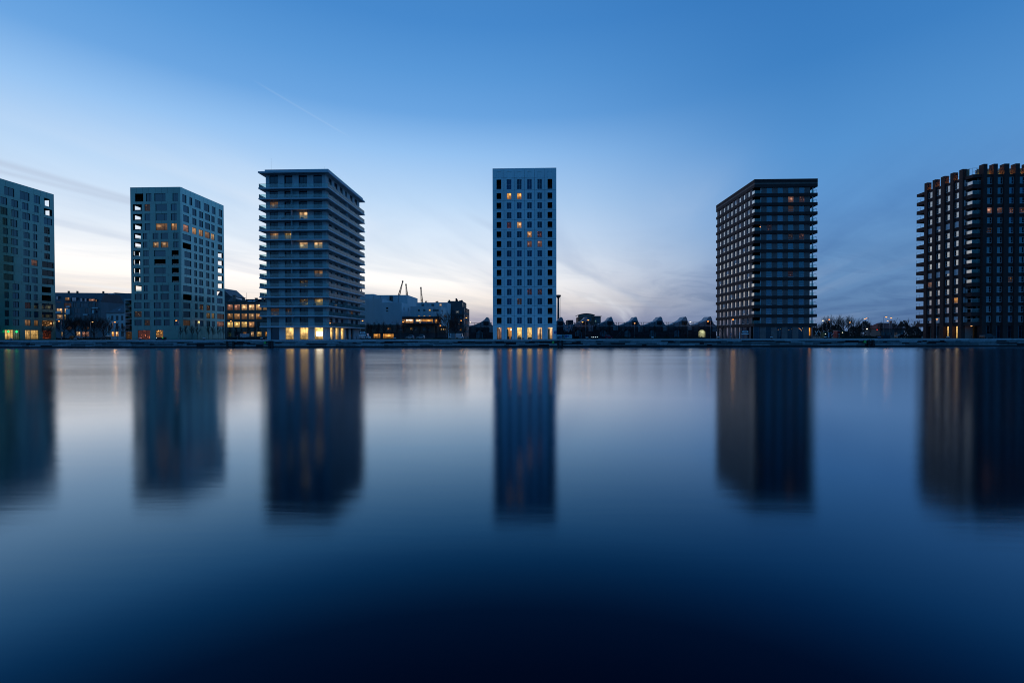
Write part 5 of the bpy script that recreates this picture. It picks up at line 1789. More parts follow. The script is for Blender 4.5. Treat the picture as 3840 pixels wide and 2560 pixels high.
SHN = {-3: 'left of the white slab tower', 0: 'right beside the white slab tower', 1: 'in front of the arched brick house', 2: 'third from the white slab tower',
       3: 'in the middle of the row', 4: 'third from the banded tower', 5: 'second from the banded tower', 6: 'right beside the banded brown tower'}
arch = [(math.cos(math.pi * k / 8) * 1.25, math.sin(math.pi * k / 8) * 1.25 + 1.9) for k in range(9)]
arch = [(1.25, 0)] + arch + [(-1.25, 0)]
ZE = 4.75
for k in (-3, 0, 1, 2, 3, 4, 5, 6):
    xp_ = X(2104.5 + 92.9 * k, YS, 1190)
    xL = xp_ - 6.75
    t = thing('tarp_shed', (xL + BW / 2, YS, G), 'dark shed under a peaked grey tarpaulin roof, ' + SHN[k], 'shed', 'tarpaulin covered sheds')
    zb0, zb1 = G, G + ZE
    xc = xp_ - 2.75
    boxes_part('wall', [(xL + .02, xc - 1.25, YS, YS + .3, zb0, zb1), (xc + 1.25, xL + BW - .02, YS, YS + .3, zb0, zb1), (xc - 1.25, xc + 1.25, YS, YS + .3, G + 3.2, zb1),
                        (xL + .02, xL + .3, YS + .302, YS + LS, zb0, zb1), (xL + BW - .3, xL + BW - .02, YS + .302, YS + LS, zb0, zb1), (xL + .3, xL + BW - .3, YS + LS - .3, YS + LS, zb0, zb1)], 'shed_dark', t)
    mesh_part('tarp_roof', tarp_roof(k + 20), (xL, YS - .1, G + ZE), t)
    am = prism_mesh('arched_window', arch, .05, 'y', 'lit_even' if k == 6 else 'pane_far')
    o = mesh_part('arched_window', am, (xc, YS + .2, G + .02), t)
    if k == 6:
        o.color = (.85, .85, .45, .42)
    elif k in (1, 3):
        o.color = (1, 1, 1, 1)
    bars_ = [(-1.2, 1.2, -.05, -.01, 1.85, 1.93), (-.04, .04, -.05, -.01, .02, 3.05), (-.75, -.69, -.05, -.01, .02, 2.8), (.69, .75, -.05, -.01, .02, 2.8)]
    mesh_part('glazing_bars', boxes_mesh('glazing_bars', bars_, 'frame_dark'), WL[o], o)
    boxes_part('loft_opening', [(xp_ - 1.25, xp_ + .6, YS - .5, YS - .13, G + 5.05, G + 6.45)], 'sign_black', t)  # black box stands in for the shade inside the loft opening
    box('opening_cap', (xp_ - 1.35, xp_ + .7, YS - .6, YS - .12, G + 6.453, G + 6.6), 'tarp', t)
    for q, c_ in ((xp_ + 1.7, 'tarp'), (xp_ - 4.9, 'dark_render')):
        box('hanging_sheet', (q - .8, q + .8, YS - .2, YS - .17, G + 2.5 + (k % 3) * .3, G + ZE - .1), c_, t)
    box('gutter_rail', (xL, xL + BW - .05, YS - .75, YS - .7, G + ZE + .35, G + ZE + .4), 'dark_metal', t)
    # scaffold in front of it
    t2 = thing('scaffold', (xL + BW / 2, YS - .9, G), 'steel tube scaffold before the tarpaulin shed ' + SHN[k], 'scaffold', 'scaffolds before the sheds')
    pole = tubes_mesh('standard', [((0, 0, 0), (0, 0, 6.0), .05, .05)], 'dark_metal', 5)
    for q in range(5):
        for d_ in (0, .8):
            mesh_part('standard', pole, (xL + .3 + q * 2.1, YS - 1.3 + d_ - .25, G), t2)
    for z_ in (1.9, 3.9, 5.9):
        mesh_part('ledger', tubes_mesh('ledger', [((0, 0, 0), (8.6, 0, 0), .045, .045)], 'dark_metal', 5), (xL + .2, YS - 1.55, G + z_), t2)
        mesh_part('deck', boxes_mesh('deck', [(0, 8.5, 0, .75, -.06, 0)], 'shed_dark'), (xL + .25, YS - 1.53, G + z_ - .1), t2)
    mesh_part('brace', tubes_mesh('brace', [((0, 0, 0), (4.0, 0, 3.9), .04, .04)], 'dark_metal', 5), (xL + .3, YS - 1.62, G + (.1 if k % 2 else 1.9)), t2)
# torn tarpaulin hanging beside the first shed
rt = random.Random(9)
V, Fc = [], []
for j in range(7):
    for i in range(9):
        V.append((i * .42 + rt.uniform(-.08, .08), rt.uniform(-.25, .25), 4.9 - j * .5 * (1 - .45 * abs(math.sin(i * 1.3))) + (i - 4) ** 2 * .05))
for j in range(6):
    for i in range(8):
        Fc.append((j * 9 + i, j * 9 + i + 1, j * 9 + i + 10, j * 9 + i + 9))
o = mesh_part('torn_tarpaulin', raw_mesh('torn_tarpaulin', V, Fc, 'tarp'), (X(2112, YS - 2), YS - 2.0, G), None)
tag(o, 'torn grey tarpaulin hanging in folds beside the first shed', 'tarpaulin')

# chimney-like column with a flared head and two stay cables
pc = at(2093.5, 1106, 186)
t = thing('flared_column', (pc.x, 186, G), 'slim dark column with a flared round head just right of the white tower', 'column')
hh = pc.z - G
mesh_part('shaft', lathe_mesh('shaft', [(.6, 0), (.46, .6), (.42, hh * .5), (.36, hh - 1.5)], 'dark_metal', 16), WL[t], t)
mesh_part('head', lathe_mesh('head', [(.37, hh - 1.5), (.55, hh - 1.0), (1.05, hh - .6), (1.15, hh - .15), (1.0, hh)], 'dark_metal', 16), WL[t], t)
mesh_part('stay_cable', tubes_mesh('stay_cable', [((.9, 0, hh - .4), (.95, 0, .0), .03, .03), ((.62, 0, hh - .5), (.68, 0, 0), .025, .025)], 'dark_metal', 4), WL[t], t)

# brick house with a segmental roof behind the sheds
Dc = (2060, 1020, .2806)
dpx = lambda c: 2060 + c * .2806
dpy = lambda c: 1020 + c * .2806
YA = 232.0
t = thing('arched_brick_house', (X(2205, YA), YA, G), 'brick house with a curved roof rising behind the tarpaulin sheds', 'house')
x0_, x1_, x2_ = X(dpx(387), YA), X(dpx(602), YA), X(dpx(690), YA)
ze = Zp(2200, dpy(592), YA)
zc = Zp(2200, dpy(563), YA)
rows = [(Zp(2200, dpy(655), YA), Zp(2200, dpy(600), YA), [(X(dpx(512), YA), X(dpx(562), YA))])]
block(t, x0_, x1_, YA, YA + 10, G, ze - .3, 'brick_red', [(rows[0][0], min(rows[0][1], ze - .5), rows[0][2])], bars=(.33, .66), cross=(.5,), frame='white_metal')
nA = 12
ap = [((x1_ - x0_ + .6) * k / nA - .3, (zc - ze + .2) * math.sin(math.pi * (.12 + .76 * k / nA)) - .2) for k in range(nA + 1)]
ap2 = [(a, b + .35) for a, b in reversed(ap)]
mesh_part('curved_roof', prism_mesh('curved_roof', ap + ap2, 10.4, 'y', 'slate'), (x0_, YA - .2, ze + .12), t)
gp_ = [(0, 0)] + [(min(max(a, 0), x1_ - x0_), b + .38) for a, b in ap[1:-1]] + [(x1_ - x0_, 0)]
mesh_part('gable', prism_mesh('gable', gp_, .3, 'y', 'brick_grey'), (x0_, YA - .01, ze - .297), t)
block(t, x1_ + .004, x2_, YA + .5, YA + 9, G, Zp(2240, dpy(594), YA), 'grey_render', [(Zp(2240, dpy(680), YA), Zp(2240, dpy(640), YA), [(X(dpx(612), YA), X(dpx(632), YA))])], lits={(0, 0): (.3, .6, .65, .2)})
box('eave', (x1_ - .2, x2_ + .4, YA + .1, YA + 9.3, Zp(2240, dpy(594), YA) + .003, Zp(2240, dpy(594), YA) + .3), 'slate', t)
xx = X(dpx(457), YA + 4)
box('chimney', (xx - .5, xx + .5, YA + 3, YA + 4, ze - .2, Zp(2190, dpy(556), YA + 3)), 'brick_red', t)
xx = X(dpx(395), YA)
box('chimney', (xx - .3, xx + .3, YA + .4, YA + 1.0, ze - .5, Zp(2170, dpy(578), YA)), 'brick_red', t)
t = thing('dark_flat_house', (X(2139, 215), 215, G), 'dark flat roofed block behind the torn tarpaulin', 'building')
block(t, X(dpx(244), 215), X(dpx(320), 215), 215, 224, G, Zp(2139, dpy(640), 215), 'shed_dark')

# --- between tower 5 and tower 6
Ec = (3040, 1130, .187)
epx = lambda c: 3040 + c * .187
epy = lambda c: 1130 + c * .187
YR = 205.0
t = thing('red_roofed_house', (X(3346, YR), YR, G), 'low dark house with a big red hipped roof and a chimney between the brick towers', 'house')
x0_, x1_ = X(epx(1395), YR), X(epx(1895), YR)
ze, zr_ = Zp(3346, epy(545), YR), Zp(3346, epy(430), YR + 4)
block(t, x0_ + .4, x1_ - .4, YR, YR + 9, G, ze, 'dark_render', [(G + .9, G + 2.4, [(x0_ + 1 + q * 2.6, x0_ + 2.4 + q * 2.6) for q in range(4)])], lits={(0, 2): (.8, .85, .9, .05)})
rx0, rx1 = X(epx(1510), YR) - x0_, X(epx(1810), YR) - x0_
hv = [(0, -.6, 0), (x1_ - x0_, -.6, 0), (x1_ - x0_, 9.6, 0), (0, 9.6, 0), (rx0, 4.5, zr_ - ze), (rx1, 4.5, zr_ - ze)]
mesh_part('hipped_roof', raw_mesh('hipped_roof', hv, [(0, 1, 5, 4), (1, 2, 5), (2, 3, 4, 5), (3, 0, 4), (3, 2, 1, 0)], 'roof_red'), (x0_, YR, ze + .003), t)
xx = X(epx(1620), YR + 4)
box('chimney', (xx - .35, xx + .35, YR + 4, YR + 4.7, zr_ - .6, zr_ + .95), 'brick_red', t)

for (a, b, ya, yb_, mt, lab, nm, cat) in [
        (3092.5, 3103, 1245, 1262, 'box_green', 'green steel container with a lamp among the bare trees', 'container', 'container'),
        (3105, 3119, 1247, 1264, 'box_blue', 'blue and white board hut between the green and red containers', 'site_hut', 'hut'),
        (3141, 3152.5, 1240, 1259, 'box_red', 'red vending kiosk under the bare trees beside the banded tower', 'kiosk', 'kiosk'),
        (3157, 3166, 1240, 1262, 'box_green', 'dark green container with small lights, right of the red kiosk', 'container', 'container')]:
    Yc = 176.0
    x0_, x1_ = X(a, Yc), X(b, Yc)
    h_ = Zp(3100, ya, Yc) - G
    t = thing(nm, ((x0_ + x1_) / 2, Yc, G), lab, cat)
    box('body', (x0_, x1_, Yc, Yc + 2.4, G + .12, G + h_), mt, t)
    box('roof', (x0_ - .06, x1_ + .06, Yc - .06, Yc + 2.46, G + h_ + .003, G + h_ + .12), 'white_paint' if mt != 'box_green' else 'dark_metal', t)
    for q in (x0_ + .1, x1_ - .3):
        box('foot', (q, q + .2, Yc + .1, Yc + .4, G, G + .118), 'dark_metal', t)
    if nm == 'site_hut':
        box('board', (x0_ + .05, x0_ + .45, Yc - .03, Yc - .002, G + .15, G + h_ - .1), 'white_paint', t)
    elif nm == 'kiosk':
        for q in range(3):
            box('shelf', (x0_ + .15, x1_ - .15, Yc - .03, Yc - .002, G + .5 + q * .5, G + .62 + q * .5), 'white_metal', t)
    else:
        box('lamp', (x0_ + .2, x0_ + .38, Yc - .08, Yc - .002, G + h_ - .75, G + h_ - .6), 'lamp_white', t)
    box('door', (x1_ - .65, x1_ - .1, Yc - .025, Yc - .003, G + .15, G + min(2.0, h_ - .1)), 'dark_metal', t)
# white braced frames of a level crossing
for (pxs, lab) in ((((3056, 1241, 3068, 1260), (3067, 1241, 3056, 1260)), 'white crossed barrier frame right of the banded tower'),
                   (((3071, 1241, 3080, 1252), (3091, 1241, 3080, 1255)), 'white V shaped barrier frame left of the green container'),
                   (((3135, 1240, 3120, 1256), (3137, 1240, 3146, 1256)), 'white raised barrier arms between the blue hut and red kiosk')):
    a0 = at(pxs[0][0], 1262, 178)
    t = thing('barrier_frame', (a0.x, 178, G), lab, 'barrier', 'white barrier frames')
    for q in pxs:
        a, b = at(q[0], q[1], 178), at(q[2], q[3], 178)
        mesh_part('arm', tubes_mesh('arm', [(a - WL[t], b - WL[t], .11, .11)], 'white_paint', 5), WL[t], t)
    mesh_part('post', tubes_mesh('post', [((.6, 0, 0), (.6, 0, 2.3), .07, .07)], 'grey_metal', 6), WL[t], t)

# ------------------------------------------------------------------ street lamps
LAMPN = [0]


def lamp(px, py, Y, side, label, kind='sodium', power=70, arm=.9, ground=G):
    p = at(px, py, Y)
    x_ = p.x - side * arm
    h = p.z - ground
    t_ = thing('street_lamp', (x_, Y, ground), label, 'street lamp', 'street lamps')
    mesh_part('pole', tubes_mesh('pole', [((0, 0, 0), (0, 0, .8), .11, .10), ((0, 0, .8), (0, 0, h + .12), .085, .055)], 'grey_metal', 8), WL[t_], t_)
    if side:
        mesh_part('arm', tubes_mesh('arm', [((0, 0, h + .08), (side * (arm - .25), 0, h + .16), .04, .035)], 'grey_metal', 6), WL[t_], t_)
    hd = lathe_mesh('lamp_head', [(.10, .12), (.26, .09), (.30, .02), (.27, .0)], 'dark_metal', 12)
    o_ = mesh_part('lamp_head', hd, (p.x, Y, p.z), t_)
    ln = lathe_mesh('lens', [(.26, -.005), (.23, -.10), (.14, -.18), (.04, -.21)], kind, 12)
    mesh_part('lens', ln, (p.x, Y, p.z), o_)
    if power:
        ld = bpy.data.lights.new('lamp_light', 'POINT')
        ld.energy = power * 0.3
        ld.color = (1.0, .48, .16) if kind == 'sodium' else (1.0, .85, .6)
        ld.shadow_soft_size = .25
        lo = bpy.data.objects.new('lamp_light', ld)
        link(lo, (p.x, Y, p.z - .5), t_)
    return t_


for (px, py, Y, s, lab, kd, pw) in [
        (5, 1203, 158, -1, 'street lamp at the left edge before the pharmacy', 'sodium', 60),
        (221, 1203.5, 172, -1, 'street lamp between the left teal tower and the mansard apartments', 'sodium', 60),
        (347, 1206.5, 178, 1, 'faint street lamp before the right end of the mansard apartments', 'sodium_soft', 20),
        (431, 1207, 182, 1, 'street lamp before the white townhouse', 'sodium', 300),
        (661, 1201, 156, -1, 'street lamp before the front corner of the teal tower', 'sodium', 60),
        (865.5, 1203, 182, -1, 'street lamp before the lit brick warehouse', 'sodium', 200),
        (1359.5, 1201.5, 156, -1, 'street lamp at the right end of the balcony tower', 'sodium', 60),
        (1511.5, 1206.5, 183, 1, 'small street lamp left of the cantilevered glass box', 'sodium', 60),
        (1651, 1219.5, 180, 1, 'low street lamp below the right end of the glass box', 'sodium', 60),
        (1729.5, 1201, 180, 1, 'left of two bright street lamps before the dark apartments', 'sodium', 80),
        (1749, 1190.5, 172, 1, 'right and taller of two street lamps before the dark apartments', 'sodium', 120),
        (1764, 1207.5, 190, 1, 'pale street lamp above the left end of the shed roofs', 'lamp_white', 40),
        (2184.5, 1206.5, 163, 1, 'left of two street lamps before the second shed', 'sodium', 60),
        (2206, 1199, 161, 1, 'right of two street lamps before the second shed', 'sodium', 80),
        (2380, 1211, 165.5, 0, 'small lamp at the loft opening of the middle shed', 'sodium_soft', 0),
        (2589, 1205.5, 164, 1, 'white floodlight above the row of sheds', 'lamp_white', 40),
        (2655, 1204, 163, -1, 'street lamp left of the brown banded tower', 'sodium', 60),
        (2749, 1197, 146.5, 1, 'street lamp before the left side of the brown banded tower', 'sodium', 70),
        (3086, 1201, 178, 0, 'street lamp before the small bare trees beside the banded tower', 'lamp_white', 30),
        (3109.5, 1197, 186, 1, 'street lamp in the left side of the big bare trees', 'sodium', 50),
        (3187, 1208, 190, 0, 'small street lamp in the right side of the big bare trees', 'sodium_soft', 0),
        (3243, 1195, 184, 1, 'left of the twin street lamps right of the big bare trees', 'sodium_soft', 40),
        (3249.5, 1192.5, 196, -1, 'right of the twin street lamps right of the big bare trees', 'sodium_soft', 40),
        (3323.5, 1188, 176, 1, 'brightest orange street lamp left of the red roof chimney', 'sodium', 120),
        (3342, 1191, 200, 0, 'orange street lamp right above the red roof chimney', 'sodium', 60),
        (3328.5, 1202, 196, -1, 'lower street lamp beside the red roof chimney', 'sodium_soft', 40),
        (3513.5, 1196, 141.8, 0, 'slim street lamp before the left side of the plum brick tower', 'sodium_soft', 40)]:
    lamp(px, py, Y, s, lab, kd, pw)
for (px, py, Y, mt, lab) in [(3289, 1236, 178, 'red_lamp', 'red signal light left of the red roofed house'), (3251, 1233, 176, 'lamp_white', 'small white lamp below the twin street lamps')]:
    p = at(px, py, Y)
    t = thing('signal_light', (p.x, Y, G), lab, 'signal')
    mesh_part('post', tubes_mesh('post', [((0, 0, 0), (0, 0, p.z - G - .2), .06, .05)], 'dark_metal', 6), WL[t], t)
    mesh_part('housing', boxes_mesh('housing', [(-.22, .22, .06, .3, -.4, .4)], 'dark_metal'), p, t)
    mesh_part('lens', lathe_mesh('lens', [(.06, -.16), (.17, -.06), (.17, .06), (.06, .16)], mt, 10), p, t)

# ------------------------------------------------------------------ bare trees
def grow(seed, height, spread, trunk_h, levels, upright, n0=7, r0=.16, minr=.018, kids_=(2, 2, 3)):
    """a bare tree: returns trunk segments and twig segments"""
    rs = random.Random(seed)
    tr, tw = [], []
    p = Vector((0, 0, 0))
    segs_ = 5
    for i in range(segs_):
        q = Vector((rs.uniform(-.06, .06) * height * .1, rs.uniform(-.06, .06) * height * .1, height * (.75 if upright else .55) * (i + 1) / segs_))
        ra, rb = r0 * (1 - .8 * i / segs_), r0 * (1 - .8 * (i + 1) / segs_)
        tr.append((p, q, ra, rb))
        p = q

    def branch(a, d, L, r, lev):
        n = 3 if lev < levels else 2
        cur, dd = a, d.copy()
        for s in range(n):
            dd = (dd + Vector((rs.uniform(-.25, .25), rs.uniform(-.25, .25), rs.uniform(-.02, .28)))).normalized()
            nx = cur + dd * (L / n)
            tw.append((cur, nx, max(minr, r * (1 - .35 * s / n)), max(minr * .8, r * (1 - .35 * (s + 1) / n))))
            cur = nx
            if lev < levels:
                for _ in range(kids_[s]):
                    e = (dd * rs.uniform(.5, 1.0) + Vector((rs.uniform(-1, 1), rs.uniform(-1, 1), rs.uniform(-.15, .7))) * (.45 if upright else .75)).normalized()
                    branch(cur, e, L * rs.uniform(.45, .68), r * .55, lev + 1)

    for i in range(n0):
        f = trunk_h + (1 - trunk_h) * (i + .3) / n0
        idx = min(segs_ - 1, int(f * segs_))
        a, b = tr[idx][0], tr[idx][1]
        base_ = a.lerp(b, f * segs_ - idx)
        ang = i * 2.4 + rs.uniform(-.4, .4)
        tilt = (.35 if upright else .95) * rs.uniform(.75, 1.2)
        d = Vector((math.cos(ang) * math.sin(tilt), math.sin(ang) * math.sin(tilt), math.cos(tilt)))
        branch(base_, d, spread * (1.05 - .45 * f) * rs.uniform(.85, 1.15), r0 * .42, 1)
    branch(p, Vector((rs.uniform(-.1, .1), rs.uniform(-.1, .1), 1)), height * .24, r0 * .25, 2)
    return tr, tw


PROTO = {}


def proto(key, *a, **kw):
    tr, tw = grow(*a, **kw)
    zmax = max(max(s[0].z, s[1].z) for s in tw)
    PROTO[key] = (tubes_mesh('trunk', tr, 'bark', 7), tubes_mesh('crown', tw, 'bark', 3, False), zmax)


proto('young_a', 11, 7.0, 1.9, .28, 3, True, 8, .085, .016)
proto('young_b', 12, 7.0, 1.7, .30, 3, True, 8, .08, .016)
proto('young_c', 13, 7.0, 2.2, .25, 3, True, 9, .09, .016)
proto('broad_a', 21, 10.0, 4.6, .20, 4, False, 9, .24, .014, (1, 2, 2))
proto('broad_b', 22, 10.0, 4.9, .22, 4, False, 9, .24, .014, (1, 2, 2))
proto('broad_c', 23, 10.0, 4.3, .18, 4, False, 9, .22, .014, (1, 2, 2))


def tree(key, px, Y, ytop, label, group):
    """place a tree so that its top reaches the given pixel row"""
    x_ = X(px, Y, 1255)
    h = Zp(px, ytop, Y) - G
    tr, tw, zm = PROTO[key]
    s = h / zm
    t_ = thing('bare_tree', (x_, Y, G), label, 'tree', group)
    o1 = bpy.data.objects.new('trunk', tr)
    o2 = bpy.data.objects.new('crown', tw)
    for o in (o1, o2):
        link(o, WL[t_], t_)
        o.location = (0, 0, 0)
    t_.scale = (s, s, s)
    t_.rotation_euler = (0, 0, (px * 1.7) % 6.28)


def row_of(lst, where, group, Ybase=None):
    n = len(lst)
    names = ['first', 'second', 'third', 'fourth', 'fifth', 'sixth', 'seventh', 'eighth', 'ninth', 'tenth', 'eleventh', 'twelfth', 'thirteenth', 'fourteenth']
    for i, (k, px, Y, yt) in enumerate(lst):
        tree(k, px, Y, yt, f'{names[i]} bare tree from the left {where}', group)


row_of([('broad_a', 176, 160, 1216), ('broad_b', 240, 178, 1185), ('broad_c', 283, 182, 1172), ('broad_a', 322, 180, 1180), ('broad_b', 352, 184, 1178), ('broad_c', 388, 182, 1184)],
       'before the mansard apartments', 'trees before the mansard apartments')
row_of([('young_a', 412, 186, 1215), ('young_b', 440, 186, 1205), ('young_c', 461, 186, 1210)], 'before the townhouse', 'trees before the townhouse')
row_of([('young_b', 677.7, 158, 1216), ('young_a', 697.5, 158, 1213), ('young_c', 720, 159, 1214), ('young_b', 740, 159, 1212), ('young_a', 782.5, 160, 1214), ('young_c', 798, 160, 1216), ('young_b', 818, 161, 1213), ('young_a', 838, 161, 1215)],
       'before the right side of the teal tower', 'young trees beside the teal tower')
row_of([('young_c', 862, 190, 1222), ('young_a', 884, 190, 1219), ('young_b', 905, 190, 1223), ('young_c', 930, 190, 1216), ('young_a', 954, 190, 1214), ('young_b', 972, 188, 1220)],
       'before the brick warehouse', 'young trees before the warehouse')
row_of([('young_a', 1379, 182, 1202), ('young_c', 1391, 183, 1206), ('young_b', 1408, 182, 1198), ('young_a', 1420, 184, 1203), ('young_c', 1440, 183, 1199), ('young_b', 1467, 182, 1204), ('young_a', 1490, 183, 1202), ('young_c', 1514, 184, 1201),
        ('young_b', 1545, 184, 1213), ('young_a', 1575, 184, 1211), ('young_c', 1602, 184, 1214)], 'before the restaurant', 'young trees before the restaurant')
tree('broad_b', 1679, 182, 1160, 'tall bare tree before the right end of the white office', 'trees left of the white tower')
tree('broad_c', 1706, 186, 1188, 'rounded bare tree before the dark apartments', 'trees left of the white tower')
tree('young_c', 1742, 184, 1214, 'slim bare tree under the taller street lamp', 'trees left of the white tower')
row_of([('young_a', 2234, 160, 1205), ('young_b', 2262, 160, 1214), ('young_c', 2285, 160, 1210), ('young_a', 2330, 161, 1218), ('young_b', 2405, 160, 1216), ('young_c', 2455, 160, 1213), ('young_a', 2482, 160, 1218), ('young_b', 2560, 160, 1220)],
       'before the tarpaulin sheds', 'young trees before the sheds')
row_of([('young_b', 2695, 148, 1218), ('young_a', 2713, 148, 1216)], 'at the left foot of the banded tower', 'young trees by the banded tower')
row_of([('broad_c', 3068, 200, 1208), ('broad_a', 3092, 200, 1200), ('broad_b', 3127, 204, 1176), ('broad_a', 3162, 205, 1178), ('broad_c', 3200, 203, 1182), ('young_c', 3222, 205, 1204)],
       'between the banded and the plum brick towers', 'big trees between the brick towers')
row_of([('young_a', 3261, 190, 1200), ('young_c', 3303, 188, 1200), ('young_b', 3358, 188, 1190), ('young_a', 3378, 192, 1196), ('young_c', 3402, 188, 1190), ('young_b', 3426, 186, 1194), ('young_a', 3445, 186, 1192)],
       'around the red roofed house', 'young trees around the red roofed house')

# far-off wood that closes the view beyond the red roof, and low scrub
rs = random.Random(77)
V, Fc = [], []
for i in range(9000):
    px_ = rs.uniform(3040, 3480)
    Y_ = rs.uniform(330, 380)
    top = 7.5 + 2.6 * math.sin(px_ * .045) + 1.5 * math.sin(px_ * .13 + 1)
    z_ = G + rs.uniform(0, 1) ** .8 * top
    x_ = X(px_, Y_, 1240)
    s = rs.uniform(.25, .7)
    a = rs.uniform(0, 6.28)
    k = len(V)
    V += [(x_ + math.cos(a) * s, Y_ + math.sin(a) * s, z_), (x_ - math.cos(a) * s, Y_ - math.sin(a) * s, z_ + rs.uniform(-.3, .3)), (x_ + rs.uniform(-.2, .2), Y_, z_ + s * 1.6)]
    Fc.append((k, k + 1, k + 2))
o = mesh_part('far_wood', raw_mesh('far_wood', V, Fc, 'bark'), (0, 0, 0), None)
tag(o, 'dark far-off wood along the horizon between the brick towers', 'wood', kind='stuff')


def hedge(px0_, px1_, Y, h, label):
    x0_, x1_ = X(px0_, Y), X(px1_, Y)
    V, Fc = [], []
    n = int((x1_ - x0_) * 90)
    for i in range(n):
        x_ = rs.uniform(x0_, x1_)
        y_ = rs.uniform(-.5, .5)
        top = h * (.85 + .15 * math.sin(x_ * 1.7) + .08 * math.sin(x_ * 5.1))
        z_ = rs.uniform(0, 1) * top
        a, s = rs.uniform(0, 6.28), rs.uniform(.06, .14)
        k = len(V)
        xl = x_ - (x0_ + x1_) / 2
        V += [(xl + math.cos(a) * s, y_ + math.sin(a) * s, max(0, z_ - s)), (xl - math.cos(a) * s, y_ - math.sin(a) * s, max(0, z_ - s * .5)), (xl, y_, z_ + s)]
        Fc.append((k, k + 1, k + 2))
    t_ = thing('hedge', ((x0_ + x1_) / 2, Y, G), label, 'hedge', 'hedges along the street')
    mesh_part('leaves', raw_mesh('leaves', V, Fc, 'hedge'), WL[t_], t_)
    box('branches', (x0_ + .1, x1_ - .1, Y - .3, Y + .3, G, G + h * .7), 'shed_dark', t_)


hedge(208, 398, 176, .75, 'low dark hedge before the mansard apartments')
hedge(850, 992, 172, 1.0, 'dark hedge before the brick warehouse')
hedge(1625, 1680, 172, .7, 'low hedge left of the vans')
hedge(2290, 2660, 159, .7, 'long low hedge before the tarpaulin sheds')
hedge(3160, 3300, 172, 1.0, 'dark hedge left of the red roofed house')
hedge(3395, 3455, 165, 1.2, 'dark hedge at the left foot of the plum brick tower')

# ------------------------------------------------------------------ vehicles
def car(px0_, px1_, Y, mat, label, van=False, flip=False, lights=None):
    x0_, x1_ = X(px0_, Y), X(px1_, Y)
    L = x1_ - x0_
    xc_ = (x0_ + x1_) / 2
    t_ = thing('parked_van' if van else 'parked_car', (xc_, Y, G), label, 'van' if van else 'car', 'vehicles parked along the quay street')
    if van:
        P = [(-.5, .14), (.5, .14), (.5, .36), (.46, .43), (.36, .46), (.27, .98), (.22, 1.0), (-.49, 1.0), (-.5, .95)]
        Hh = 2.1
        glass = [(.285, .52), (.43, .50), (.345, .54), (.285, .90)]
        glass = [(.20, .52), (.36, .52), (.285, .92), (.20, .92)]
    else:
        P = [(-.5, .16), (.5, .16), (.5, .42), (.46, .54), (.24, .62), (.08, .97), (-.22, 1.0), (-.40, .92), (-.48, .62), (-.5, .5)]
        Hh = 1.48
        glass = [(-.40, .64), (.19, .63), (.07, .93), (-.22, .955), (-.35, .9)]
    sg = -1 if flip else 1
    pts = [(a * L * sg, b * Hh) for a, b in P]
    wd = 1.75
    mesh_part('body', prism_mesh('body', pts, wd, 'y', mat), (xc_, Y, G), t_)
    gp = [(a * L * sg, b * Hh) for a, b in glass]
    mesh_part('side_window', prism_mesh('side_window', gp, .02, 'y', 'pane_t3'), (xc_, Y - .025, G), t_)
    mesh_part('side_window', prism_mesh('side_window', gp, .02, 'y', 'pane_t3'), (xc_, Y + wd + .005, G), t_)
    for fx in (-.31, .31):
        for yy in (Y - .03, Y + wd - .19):
            wv = []
            wf = []
            tube(wv, wf, (0, 0, 0), (0, .22, 0), .32, .32, 14)
            tyre = mesh_part('wheel', raw_mesh('wheel', wv, wf, 'rubber'), (xc_ + fx * L, yy, G + .32), t_)
            wv, wf = [], []
            tube(wv, wf, (0, -.01, 0), (0, .02, 0), .19, .19, 10)
            mesh_part('rim', raw_mesh('rim', wv, wf, 'grey_metal'), (xc_ + fx * L, yy - .002, G + .32), tyre)
    for yy in (Y + .15, Y + wd - .4):
        box('headlight', (xc_ + sg * L * .5 - .04, xc_ + sg * L * .5 + .03, yy, yy + .25, G + .36 * Hh, G + .46 * Hh), 'white_paint', t_)
        box('tail_light', (xc_ - sg * L * .5 - .03, xc_ - sg * L * .5 + .04, yy, yy + .2, G + .42 * Hh, G + .54 * Hh), lights or 'sign_red', t_)
    return t_


car(257, 293, 166, 'car_dark', 'dark parked car before the mansard apartments')
car(373, 399, 168, 'car_dark', 'dark parked car just left of the townhouse', flip=True)
car(1520.5, 1549, 170, 'car_silver', 'silver parked car right of the lit restaurant', flip=True)
car(1561, 1590, 170, 'car_silver', 'silver parked car below the right end of the glass box', flip=True)
car(1344, 1384, 157, 'car_white', 'white parked van behind the arrow sign beside the balcony tower', van=True)
car(1680.5, 1707, 167, 'car_white', 'white parked van left of the green cabinet', van=True, flip=True)
car(1707.5, 1738, 174, 'car_white', 'white parked van right of the green cabinet', van=True)
car(2271, 2299, 158, 'box_red', 'dark red parked car before the third tarpaulin shed')
car(3694, 3736, 141.3, 'car_dark', 'black parked car before the front of the plum brick tower')
car(3368, 3394, 172, 'car_dark', 'dark parked car below the right end of the red roof', flip=True)

